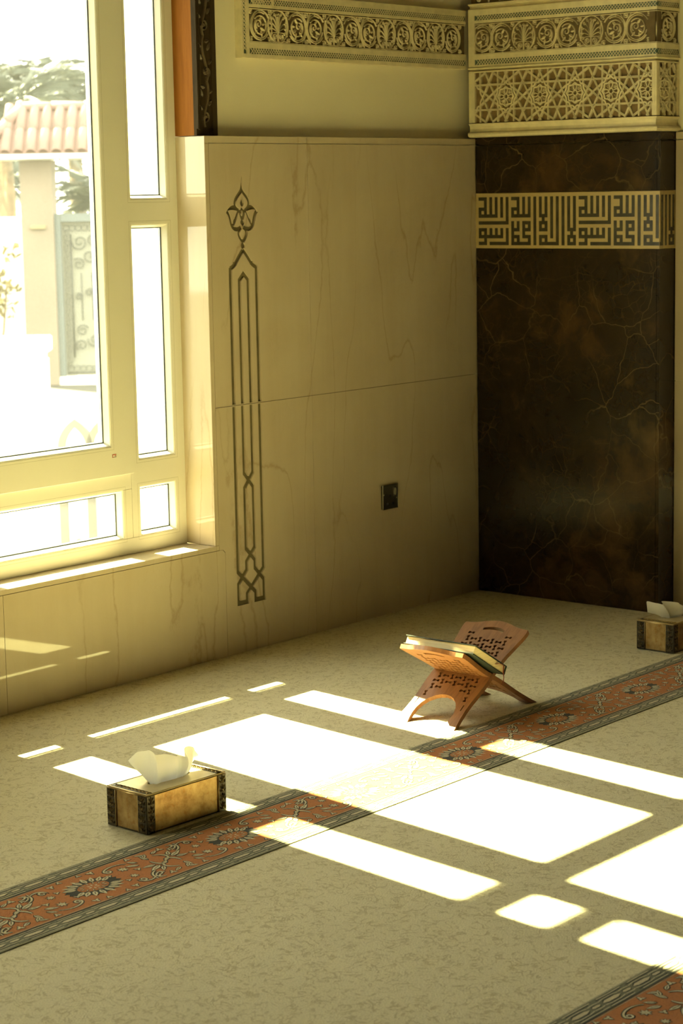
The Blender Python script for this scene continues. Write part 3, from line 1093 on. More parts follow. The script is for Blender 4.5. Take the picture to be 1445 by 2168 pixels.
KS = PL((-0.001, PY - 0.001, 1.3978), (1, 0, 0), (0, 0, 1), (0, -1, 0))
WCOR = (-PY - 0.0141 + 0.0) / CW     # columns until the corner
def cells_mesh(cells):
    a, b = MB(), MB()
    for (r, c) in cells:
        for (mbx, pl, u0, u1) in ((a, KF, c * CW, min((c + 1) * CW, WCOR * CW)), (b, KS, max(0, (c - WCOR) * CW), (c + 1 - WCOR) * CW)):
            if u1 - u0 > 0.0005:
                nb = lambda dr, dc: (r + dr, c + dc) in cells
                v1, v0 = -r * RH, -(r + 1) * RH
                h = 0.0009
                vs = [(u0, v0, h), (u1, v0, h), (u1, v1, h), (u0, v1, h), (u0, v0, 0), (u1, v0, 0), (u1, v1, 0), (u0, v1, 0)]
                fs = [(0, 1, 2, 3)]
                if not nb(1, 0): fs.append((4, 5, 1, 0))
                if not nb(-1, 0): fs.append((3, 2, 6, 7))
                if not nb(0, -1): fs.append((4, 0, 3, 7))
                if not nb(0, 1): fs.append((1, 5, 6, 2))
                mbx.add(vs, fs, pl)
    a.add(b.v, b.f)
    return a
full = {(r, c) for r in range(14) for c in range(72) if G[r][c % 36]}
seen = set()
for cell in sorted(full, key=lambda q: (q[1], q[0])):
    if cell in seen:
        continue
    st, comp = [cell], set()
    while st:
        q = st.pop()
        if q in comp: continue
        comp.add(q)
        st += [n_ for n_ in ((q[0] + 1, q[1]), (q[0] - 1, q[1]), (q[0], q[1] + 1), (q[0], q[1] - 1)) if n_ in full and n_ not in comp]
    seen |= comp
    obj('letter', cells_mesh(comp), KUFIC, kb)

# carved head of the pillar: body x from -0.035
HX, HY = -0.035, -0.752
hb = MB()
hb.box(HX + 0.018, QX - 0.0005, HY + 0.018, -0.0005, 1.603, 2.9)
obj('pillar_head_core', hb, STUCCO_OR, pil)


def wrap(prof, name='cornice', mat=STUCCO):
    """moulding profile [(out, z)] carried along the front and round the right side"""
    vs, fs = [], []
    for (o, z) in prof:
        vs += [(HX - o, -0.0008, z), (HX - o, HY - o, z), (QX - 0.0006, HY - o, z)]
    for i in range(len(prof) - 1):
        for k_ in range(2):
            a = i * 3 + k_
            fs.append((a, a + 3, a + 4, a + 1))
    n_ = len(prof)
    fs.append(tuple(i * 3 for i in range(n_)))
    fs.append(tuple(i * 3 + 2 for i in reversed(range(n_))))
    obj(name, MB().add(vs, fs), mat, pil)


wrap([(-0.02, 1.603), (-0.004, 1.603), (0.004, 1.606), (0.008, 1.612), (0.007, 1.617), (0.004, 1.619), (-0.004, 1.622), (-0.006, 1.632), (-0.004, 1.641), (0.002, 1.6475), (0.003, 1.650), (-0.02, 1.650)])
wrap([(-0.02, 1.822), (0.000, 1.822), (0.000, 1.8265), (-0.012, 1.8285), (-0.012, 1.8315), (0.004, 1.8345), (0.006, 1.838), (0.0, 1.8385), (-0.02, 1.8385)])
wrap([(-0.02, 2.034), (0.0, 2.034), (-0.010, 2.040), (-0.010, 2.046), (0.002, 2.050), (0.002, 2.054), (-0.02, 2.054)])
PF = PL((HX, -0.0265, 1.836), (0, -1, 0), (0, 0, 1), (-1, 0, 0))
PSd = PL((HX, HY, 1.836), (1, 0, 0), (0, 0, 1), (0, -1, 0))
# plain left margin beside the wall and right edge margins
mg = MB().box(0, 0.026, 0.002, 0.2, -0.03, 0.0, PL((HX, -0.0006, 1.836), (0, -1, 0), (0, 0, 1), (-1, 0, 0)))
obj('margin', mg, STUCCO, pil)
for (pl, L, rot) in ((PF, -HY - 0.0265, 'front'), (PSd, QX - HX - 0.001, 'wall')):
    frieze(pil, pl, L, rot, 1, 0)
    def pos(u, v=0.0995, h=-0.007):
        return pl((u, v, h))
    if rot == 'front':
        us = [0.2018 + 0.27 * k for k in range(-0, 2)]
        for u in us:
            place('palmette', PALM, pil, pos(u), rot)
            place('scroll', SCROLL, pil, pos(u - 0.0915), rot, True)
            place('knot', KNOT, pil, pos(u + 0.1345), rot)
            place('scroll', SCROLL, pil, pos(u + 0.0915), rot)
        place('scroll', SCROLL, pil, pos(us[1] + 0.1775), rot, True)
        place('scroll', SCROLL, pil, pos(0.030), rot)
        # corner palm leaf
        cl = MB().leaf((0.712, 0.050), pi / 2, 0.096, 0.022, 0.006, PL(pl((0, 0, -0.007)), pl.u, pl.v, pl.n), n=8)
        obj('corner_leaf', cl, STUCCO, pil)
    else:
        place('scroll', SCROLL, pil, pos(0.075), rot)
        cl = MB().leaf((0.018, 0.050), pi / 2, 0.096, 0.018, 0.006, PL(pl((0, 0, -0.007)), pl.u, pl.v, pl.n), n=8)
        obj('corner_leaf', cl, STUCCO, pil)
    # a further carved band above
    obj('frieze_ground', MB().box(0.0006, L - 0.0006, 0.218, 0.36, -0.03, -0.007, pl), STUCCO_BK, pil)
    k_ = 0
    while 0.06 + 0.1 * k_ < L - 0.03:
        place('scroll', SCROLL, pil, pos(0.06 + 0.1 * k_, 0.274), rot, bool(k_ % 2))
        k_ += 1


# --- girih panel
def strap_set(w):
    """strap lines of one tile of width w centred on 0; heights in the same unit"""
    L = []
    for s in (-1, 1):
        for t in (-1, 1):
            L.append([(s * 0.5, t * 0.66), (0, t * 0.345)])
            L.append([(s * 0.235, t * 0.80), (s * 0.235, t * 0.20)])
            L.append([(s * 0.125, t * 0.30), (s * 0.5, t * 0.30)])
            L.append([(s * 0.235, t * 0.20), (s * 0.5, 0.0)])
            L.append([(s * 0.31, 0.0), (s * 0.5, t * 0.372)])
            L.append([(s * 0.5, t * 0.372), (s * 0.365, t * 0.64), (s * 0.285, t * 0.80)])
            L.append([(s * 0.125, t * 0.30), (-s * 0.125, t * 0.78)])
    ring = []
    q = [(0.0, 0.345), (0.065, 0.285), (0.125, 0.30), (0.165, 0.215), (0.235, 0.20), (0.245, 0.10), (0.31, 0.0)]
    ring = q + [(x_, -y_) for x_, y_ in q[-2::-1]] + [(-x_, -y_) for x_, y_ in q[1:]] + [(-x_, y_) for x_, y_ in q[-2:0:-1]]
    return [[(x_ * w, y_ * w) for x_, y_ in l_] for l_ in L], [(x_ * w, y_ * w) for x_, y_ in ring]


def clip_seg(a, b, x0, x1, y0, y1):
    t0, t1 = 0.0, 1.0
    dx, dy = b[0] - a[0], b[1] - a[1]
    for p_, q_ in ((-dx, a[0] - x0), (dx, x1 - a[0]), (-dy, a[1] - y0), (dy, y1 - a[1])):
        if abs(p_) < 1e-12:
            if q_ < 0: return None
        else:
            r_ = q_ / p_
            if p_ < 0: t0 = max(t0, r_)
            else: t1 = min(t1, r_)
    if t0 >= t1 - 1e-4: return None
    return (a[0] + dx * t0, a[1] + dy * t0), (a[0] + dx * t1, a[1] + dy * t1)


def motif_rosette():
    m = MB()
    n = 32
    pts = [((0.0305 + 0.0028 * cos(8 * 2 * pi * i / n)) * cos(2 * pi * i / n), (0.0305 + 0.0028 * cos(8 * 2 * pi * i / n)) * sin(2 * pi * i / n)) for i in range(n)]
    m.sweep(pts, 0.0024, SQUARE(0.0075), closed=True)
    for k in range(4):
        a = k * pi / 2
        R2 = lambda x_, y_: (x_ * cos(a) - y_ * sin(a), x_ * sin(a) + y_ * cos(a))
        loop = [R2(*p) for p in arc(0.0205, 0, 0.0075, 0.0065, pi * 0.75, -pi * 0.75, 10)]
        loop = [R2(0.008, 0.002)] + loop + [R2(0.008, -0.002)]
        m.sweep(loop, 0.0016, SQUARE(0.007))
        b = a + pi / 4
        m.leaf((0.012 * cos(b), 0.012 * sin(b)), b - 0.25, 0.018, 0.006, 0.0065)
        m.leaf((0.012 * cos(b), 0.012 * sin(b)), b + 0.25, 0.018, 0.006, 0.0065)
    m.sweep(arc(0, 0, 0.0085, 0.0085, 0, 2 * pi * 11 / 12, 11), 0.0015, SQUARE(0.0068), closed=True)
    return m.mesh('rosette', STUCCO)


ROSE = motif_rosette()
TW = 0.1405
ZG = 1.7375
GP = PL((HX + 0.0085, 0, ZG), (0, -1, 0), (0, 0, 1), (-1, 0, 0))
GS = PL((HX, HY + 0.0085, ZG), (1, 0, 0), (0, 0, 1), (0, -1, 0))
for (pl, u0, u1, c0, rot, edge) in ((GP, 0.026, 0.738, 0.1555, 'front', (0.0, 0.026, 0.738, 0.752)), (GS, 0.014, 0.128, 0.052, 'wall', (0.0, 0.014, 0.128, QX - HX))):
    v0, v1 = -0.0845, 0.0845
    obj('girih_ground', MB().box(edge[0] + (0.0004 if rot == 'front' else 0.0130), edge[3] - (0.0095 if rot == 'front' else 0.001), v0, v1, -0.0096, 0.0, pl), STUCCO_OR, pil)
    fr = MB().box(edge[0] + 0.0007, edge[1], v0, v1, -0.0095, 0.0085, pl).box(edge[2], edge[3] - 0.0085 if rot == 'front' else edge[3] - 0.001, v0, v1, -0.0095, 0.0085, pl)
    obj('girih_margin', fr, STUCCO, pil)
    sm = MB()
    ss, ring = strap_set(TW)
    for k in range(-2, 7):
        cx = c0 + k * TW
        for l_ in ss:
            for a, b in zip(l_[:-1], l_[1:]):
                g = clip_seg((a[0] + cx, a[1]), (b[0] + cx, b[1]), u0, u1, v0, v1)
                if g: sm.sweep(list(g), 0.0034, GROOVED(0.0082), pl)
        rr = [(p[0] + cx, p[1]) for p in ring]
        for i in range(len(rr)):
            g = clip_seg(rr[i - 1], rr[i], u0, u1, v0, v1)
            if g: sm.sweep(list(g), 0.0032, SQUARE(0.0078), pl)
        if u0 + 0.02 < cx < u1 - 0.012:
            place('rosette', ROSE, pil, pl((cx, 0, 0)), rot)
            obj('rosette_eye', MB().dome((cx, 0), 0.0068, 0.002, pl, 0.0003), STUCCO_BK, pil)
    obj('strapwork', sm, STUCCO, pil, kind='stuff')

# ------------------------------------------------------------------ carpet border strips
def carpet_border(y_hi, y_lo, x0, x1):
    """woven band between y_hi and y_lo: lozenge guard stripes and a floral field"""
    g = 0.052
    ym = (y_hi + y_lo) / 2
    FPl = PL((0, ym, 0), (1, 0, 0), (0, 1, 0), (0, 0, 1))
    b = obj('carpet_border', MB().box(x0, x1, y_lo + g, y_hi - g, 0.0, 0.0020), ORANGE, floor, label='woven orange carpet border with cream floral scrolls')
    gs = MB().box(x0, x1, y_hi - g, y_hi, 0.0, 0.0022).box(x0, x1, y_lo, y_lo + g, 0.0, 0.0022)
    obj('guard_stripe', gs, TUFT_G, b, label='grey green stripe with cream lozenges')
    hw = (y_hi - y_lo) / 2
    dk, cr_, cg, og_ = MB(), MB(), MB(), MB()
    H1, H2 = 0.00245, 0.0027
    # guard stripes: chain of long and short lozenges between wavering lines
    for s in (-1, 1):
        vc = s * (hw - g / 2)
        u = x0
        rng = random.Random(3 + s)
        while u < x1:
            for (off, L, Wd) in ((0.0, 0.064, 0.0052), (0.066, 0.032, 0.0036)):
                a = u + off
                lz = [(a + 0.003, vc), (a + L * 0.25, vc + Wd), (a + L * 0.75, vc + Wd * 0.9), (a + L - 0.002, vc), (a + L * 0.72, vc - Wd), (a + L * 0.25, vc - Wd * 0.9)]
                dk.poly([(a + L / 2 + (p[0] - a - L / 2) * 1.04, vc + (p[1] - vc) * 1.75) for p in lz][::-1], H1, FPl)
                cg.poly([(p[0], p[1]) for p in lz][::-1], H2, FPl)
                for t_ in (-1, 1):      # thin line hugging the chain
                    cg.sweep([(a, vc + t_ * 0.0085), (a + L * 0.3, vc + t_ * (0.0062 + Wd)), (a + L * 0.7, vc + t_ * (0.0062 + Wd)), (a + L, vc + t_ * 0.0085)], 0.0011, FLAT, FPl, h0=H2)
            for dv, mbx, w_ in ((0.0155, dk, 0.0016), (-0.0155, dk, 0.0016), (0.0185, cg, 0.0011), (-0.0185, cg, 0.0011)):
                o_ = rng.uniform(0, 0.012)
                seg_ = rng.uniform(0.075, 0.098) - o_
                mbx.sweep([(u + o_, vc + dv), (u + o_ + seg_ / 2, vc + dv + rng.uniform(-0.0012, 0.0012)), (u + o_ + seg_, vc + dv)], w_, FLAT, FPl, h0=H1)
            u += 0.100
        cg.sweep([(x0, s * (hw - 0.0022)), (x1, s * (hw - 0.0022))], 0.0006, FLAT, FPl, h0=H1)
        dk.sweep([(x0, s * (hw - g + 0.002)), (x1, s * (hw - g + 0.002))], 0.0025, FLAT, FPl, h0=H1)
        cr_.sweep([(x0, s * (hw - g - 0.003)), (x1, s * (hw - g - 0.003))], 0.0007, FLAT, FPl, h0=H1)

    def stroke(pts, w_, tp=True):
        n_ = len(pts)
        ta = [0.35 + 0.65 * sin(pi * min(1, (i + 0.6) / n_)) for i in range(n_)] if tp else None
        dk.sweep(pts, w_ + 0.0023, FLAT, FPl, taper=[min(1.0, q + 0.25) for q in ta] if ta else None, h0=H1)
        cr_.sweep(pts, w_, FLAT, FPl, taper=ta, h0=H2)

    def lf(p, a, L, W_):
        dk.leaf((p[0] - 0.0025 * cos(a), p[1] - 0.0025 * sin(a)), a, L + 0.005, W_ + 0.0055, 0, FPl, H1, 5)
        cr_.leaf(p, a, L, W_ * 1.05, 0, FPl, H2, 5)
        if L > 0.02:
            dk.sweep([(p[0] + L * 0.1 * cos(a), p[1] + L * 0.1 * sin(a)), (p[0] + L * 0.7 * cos(a), p[1] + L * 0.7 * sin(a))], 0.0009, FLAT, FPl, h0=H2 + 0.0002)

    P = 0.43
    u = x0 + ((-2.673 - x0) % P) - P
    while u < x1 + P:
        # peony: a toothed dark oval with cream petals round a speckled orange heart
        n_ = 40
        jag = [(u + (0.075 if i % 2 else 0.066) * cos(2 * pi * i / n_), (0.052 if i % 2 else 0.044) * sin(2 * pi * i / n_)) for i in range(n_)]
        dk.poly(jag, H1, FPl)
        for i in range(20):
            a = 2 * pi * (i + 0.5) / 20
            if abs(sin(a)) < 0.2: continue
            aa = atan2(sin(a) * 0.75, cos(a))
            cr_.leaf((u + 0.042 * cos(a), 0.026 * sin(a)), aa, 0.031, 0.0135, 0, FPl, H2, 5)
            dk.sweep([(u + 0.050 * cos(a), 0.032 * sin(a)), (u + 0.050 * cos(a) + 0.013 * cos(aa), 0.032 * sin(a) + 0.013 * sin(aa))], 0.0010, FLAT, FPl, h0=H2 + 0.0002)
        og_.poly([(u + 0.040 * cos(2 * pi * i / 24), 0.024 * sin(2 * pi * i / 24)) for i in range(24)], H2 - 0.0001, FPl)
        for i in range(12):
            a = 2 * pi * i / 12
            dk.leaf((u + 0.022 * cos(a), 0.013 * sin(a)), a, 0.016, 0.0065, 0, FPl, H2 + 0.0001, 4)
            cr_.leaf((u + 0.024 * cos(a), 0.014 * sin(a)), a, 0.011, 0.0030, 0, FPl, H2 + 0.0003, 4)
        for i in range(6):
            a = 2 * pi * i / 6 + 0.3
            cr_.leaf((u + 0.006 * cos(a), 0.004 * sin(a)), a, 0.010, 0.0045, 0, FPl, H2 + 0.0003, 4)
        c = u + P / 2
        for s in (1, -1):
            q = lambda x_, y_: (c + s * x_, s * y_)
            qa = lambda a: a if s > 0 else a + pi
            # S stem, tulip leaves
            stroke([q(*p) for p in bez((0, 0), (0.014, 0.022), (0.030, 0.004), (0.026, -0.022), 8)], 0.0030)
            stroke([q(*p) for p in bez((0.0, 0.0), (0.030, 0.010), (0.034, 0.034), (0.006, 0.048), 8)], 0.0026)
            for (x_, y_, a, L, W_) in ((0.030, 0.012, 0.35, 0.042, 0.014), (0.034, 0.002, -0.15, 0.034, 0.011), (0.030, 0.022, 0.85, 0.030, 0.011),
                                       (0.058, -0.024, -0.5, 0.030, 0.012), (0.050, -0.038, -1.0, 0.024, 0.010), (0.018, -0.050, -2.4, 0.026, 0.009),
                                       (0.020, -0.034, -1.6, 0.030, 0.010), (-0.004, 0.062, 2.6, 0.024, 0.009), (0.012, 0.056, 0.4, 0.026, 0.009)):
                lf(q(x_, y_), qa(a), L, W_)
            # feathered plume toward the border
            for j in range(3):
                stroke([q(*p) for p in bez((0.062, 0.030 + j * 0.012), (0.078, 0.034 + j * 0.011), (0.092, 0.048 + j * 0.008), (0.094 - j * 0.012, 0.072), 7)], 0.0022)
            # tendrils with curled ends beside the peony
            stroke([q(*p) for p in bez((0.080, 0.050), (0.100, 0.072), (0.125, 0.070), (0.128, 0.052), 8)] + [q(*p) for p in spiral(0.118, 0.050, 0.010, 0.003, 0.1, 1.1, 9)], 0.0024)
            stroke([q(*p) for p in bez((0.070, -0.052), (0.095, -0.074), (0.135, -0.060), (0.140, -0.046), 8)] + [q(*p) for p in spiral(0.131, -0.044, 0.009, 0.003, 0.0, 1.1, 9)], 0.0022)
            # rosettes and trefoils
            for (x_, y_, r_, n_) in ((0.100, -0.030, 0.011, 5), (0.155, 0.066, 0.008, 3), (0.160, -0.068, 0.008, 3), (0.045, 0.066, 0.008, 3), (0.112, 0.018, 0.009, 4), (0.078, -0.006, 0.007, 3), (0.140, 0.030, 0.006, 3), (0.150, -0.020, 0.006, 3), (0.060, 0.048, 0.006, 3), (0.185, 0.074, 0.006, 3), (0.190, -0.074, 0.006, 3), (0.050, -0.070, 0.007, 3)):
                m_ = 7 if n_ > 3 else 3
                for i in range(m_):
                    a = 2 * pi * i / m_ + x_ * 30
                    lf(q(x_, y_), a, r_ * (1.15 if m_ > 3 else 1.3), r_ * (0.50 if m_ > 3 else 0.8))
        u += P
    obj('dark_tufting', dk, TUFT_D, b, kind='stuff')
    obj('cream_tufting', cr_, TUFT_C, b, kind='stuff')
    obj('lozenge_tufting', cg, TUFT_C, b, kind='stuff')
    obj('heart_tufting', og_, ORANGE, b, kind='stuff')


carpet_border(-1.131, -1.407, -4.4, QX - 0.013)
carpet_border(-2.430, -2.706, -4.0, -1.2)

# ------------------------------------------------------------------ wall socket
so = empty('wall_socket', (-0.511, 0.0, 0.36), label='small square black nickel socket plate low on the marble wall', cat='socket')
obj('plate', MB().bevbox(-0.5525, -0.4695, -0.0075, -0.0003, 0.3620, 0.4455, 0.0025), NICKEL, so)
SWP = PL((0, -0.0075, 0), (1, 0, 0), (0, 0, 1), (0, -1, 0))
e_ = MB().sweep([(-0.5518, 0.3627), (-0.4702, 0.3627), (-0.4702, 0.4448), (-0.5518, 0.4448)], 0.0009, ROUND(0.0012), SWP, closed=True)
obj('plate_rim', e_, NICKEL_L, so)
rk = obj('rocker_housing', MB().bevbox(-0.4955, -0.4800, -0.0095, -0.0075, 0.404, 0.4360, 0.0008), NICKEL_D, so)
obj('rocker', MB().bevbox(-0.4925, -0.4860, -0.0125, -0.0095, 0.4090, 0.4320, 0.0008), NICKEL_L, rk, label='bright chrome rocker switch')
obj('pin_hole', MB().box(-0.5155, -0.5085, -0.0079, -0.0075, 0.3990, 0.4110), NICKEL_D, so)
obj('pin_hole', MB().box(-0.5315, -0.5215, -0.0079, -0.0075, 0.3770, 0.3840), NICKEL_D, so)
obj('pin_hole', MB().box(-0.5025, -0.4925, -0.0079, -0.0075, 0.3770, 0.3840), NICKEL_D, so)
for sx in (-0.5450, -0.4768):
    obj('screw', MB().dome((sx, 0.4130 if sx < -0.5 else 0.398), 0.0025, 0.0012, SWP), NICKEL_L, so)

# ------------------------------------------------------------------ book stand
YC = -1.0115
stand = empty('book_stand', (-1.45, YC, 0.0), label='carved wooden folding book stand standing on the carpet', cat='book stand')
TH = 0.0125


def bowtie(x_, y_, a, L=0.0205, w_=0.0088, m_=0.0036):
    p = [(-L / 2, -w_ / 2), (-L * 0.20, -w_ / 2), (-L * 0.12, -m_ / 2), (L * 0.12, -m_ / 2), (L * 0.20, -w_ / 2), (L / 2, -w_ / 2),
         (L / 2, w_ / 2), (L * 0.20, w_ / 2), (L * 0.12, m_ / 2), (-L * 0.12, m_ / 2), (-L * 0.20, w_ / 2), (-L / 2, w_ / 2)]
    return [(x_ + q[0] * cos(a) - q[1] * sin(a), y_ + q[0] * sin(a) + q[1] * cos(a)) for q in p]


def board_shape():
    half = [(0.000, 0.1015), (0.020, 0.0985), (0.045, 0.0950), (0.075, 0.0925), (0.105, 0.0925), (0.135, 0.0945), (0.165, 0.0965), (0.195, 0.0965),
            (0.225, 0.0945), (0.250, 0.0930), (0.275, 0.0930), (0.300, 0.0950), (0.325, 0.0990), (0.350, 0.1030), (0.372, 0.1065), (0.392, 0.1080), (0.4035, 0.1060),
            (0.4040, 0.0960), (0.4050, 0.0820), (0.4090, 0.0640), (0.4150, 0.0450), (0.4200, 0.0260), (0.4225, 0.0120), (0.4230, 0.0)]
    inner = [(0.000, 0.0560), (0.020, 0.0615), (0.040, 0.0640), (0.060, 0.0635), (0.080, 0.0580), (0.098, 0.0470), (0.112, 0.0310), (0.119, 0.0160), (0.1215, 0.0)]
    out = half + [(s_, -t_) for s_, t_ in half[-2::-1]]
    out += [(s_, -t_) for s_, t_ in inner] + [(s_, t_) for s_, t_ in inner[-2::-1]]
    holes = []
    d = 0.0262
    for i in range(-4, 5):
        for j in range(0, 6):
            s_ = 0.252 + j * d * 0.86
            t_ = i * d * 0.80 + (0.0)
            if abs(t_) > 0.080 or s_ > 0.372 - 0.10 * (0 if abs(t_) > 0.06 else 0.12): continue
            if j == 5 and abs(i) < 3: continue
            holes.append(bowtie(s_, t_, radians(12) if (i + j) % 2 else radians(92)))
    for i in range(-4, 5):
        for j in range(0, 3):
            s_ = 0.145 + j * d * 0.86
            t_ = i * d * 0.80
            if s_ < 0.150 and abs(t_) < 0.028: continue
            if abs(t_) > 0.075: continue
            holes.append(bowtie(s_, t_, radians(12) if (i + j) % 2 else radians(92)))
    for s2 in (-1, 1):
        holes.append(bowtie(0.116, s2 * 0.068, radians(10), 0.019))
        holes.append([(0.073, s2 * 0.0780 - 0.0017), (0.095, s2 * 0.0770 - 0.0017), (0.095, s2 * 0.0770 + 0.0017), (0.073, s2 * 0.0780 + 0.0017)])
    # crescent hand hold
    up_ = [(0.3975 - 0.0085 * (q / 8.0) ** 2, 0.036 * q / 8) for q in range(-8, 9)]
    dn_ = [(0.3865 - 0.0062 * (q / 7.0) ** 2, 0.034 * q / 7) for q in range(7, -8, -1)]
    holes.append(up_ + dn_)
    return out, holes


BO, BH = board_shape()
for (fx, ang, sgn) in ((-1.640, radians(32.3), 1), (-1.250, radians(30.4), -1)):
    dirv = Vector((sgn * cos(ang), 0, sin(ang)))
    nrm = Vector((-sgn * sin(ang), 0, cos(ang)))
    pl = PL((fx, YC, 0), dirv, (0, 1, 0), nrm)
    bm_ = plate(BO, BH, -TH, 0.0, pl)
    bm_.v = [(a, b, max(c, 0.0008)) for a, b, c in bm_.v]
    bo_ = obj('board', bm_, WOOD, stand)
# hinge knuckles where the boards interlock
hx, hz = -1.4535, 0.1125
for k in range(5):
    y0 = YC - 0.090 + k * 0.036
    pts = [(hx, y0 + 0.001, hz), (hx, y0 + 0.035, hz)]
    obj('hinge_knuckle', MB().tube(pts, 0.0105, 8), WOOD, stand, True)

# ------------------------------------------------------------------ book lying on the stand
ba = radians(30.6)
bu = Vector((-cos(ba), 0, sin(ba)))
bn = Vector((sin(ba), 0, cos(ba)))
bo = Vector((-1.453, 0, 0.1185)) - bu * 0.0035 + bn * 0.0045
BP = PL(bo, bu, (0, 1, 0), bn)
book = empty('book', tuple(bo + Vector((0, -1.02, 0)) + bu * 0.08), label='closed dark covered thick book with cream page edges lying on the wooden stand', cat='book')
y0, y1 = -1.141, -0.9055
bl, bt = 0.163, 0.0262
obj('back_cover', MB().bevbox(0.0, bl, y0, y1, 0.0, 0.0026, 0.0008, BP), COVER, book)
obj('front_cover', MB().bevbox(0.0, bl, y0, y1, bt - 0.0026, bt, 0.0008, BP), COVER, book)
obj('spine', MB().bevbox(-0.0028, 0.0004, y0, y1, 0.0004, bt - 0.0004, 0.0008, BP), COVER, book)
obj('page_block', MB().bevbox(0.0006, bl - 0.0045, y0 + 0.0035, y1 - 0.0035, 0.0027, bt - 0.0027, 0.0006, BP), PAGES, book)
rb = MB()
rp = [(0.048, y0 + 0.004, 0.0125), (0.045, y0 - 0.004, 0.0160), (0.038, y0 - 0.011, 0.0190), (0.030, y0 - 0.012, 0.0160), (0.024, y0 - 0.010, 0.008), (0.018, y0 - 0.009, -0.002), (0.010, y0 - 0.009, -0.010), (0.006, y0 - 0.0085, -0.020), (0.010, y0 - 0.0085, -0.031)]
vs, fs = [], []
for i, p in enumerate(rp):
    wd = 0.0032 if i < 6 else 0.0018
    vs += [(p[0] - wd, p[1], p[2] + 0.0008), (p[0] + wd, p[1] - 0.0006, p[2]), (p[0] + wd, p[1] - 0.0012, p[2]), (p[0] - wd, p[1] - 0.0006, p[2] + 0.0008)]
    if i:
        for k in range(4):
            c = (k + 1) % 4
            fs.append(((i - 1) * 4 + k, (i - 1) * 4 + c, i * 4 + c, i * 4 + k))
rb.add(vs, fs, BP)
obj('ribbon_bookmark', rb, RIBBON, book, True)


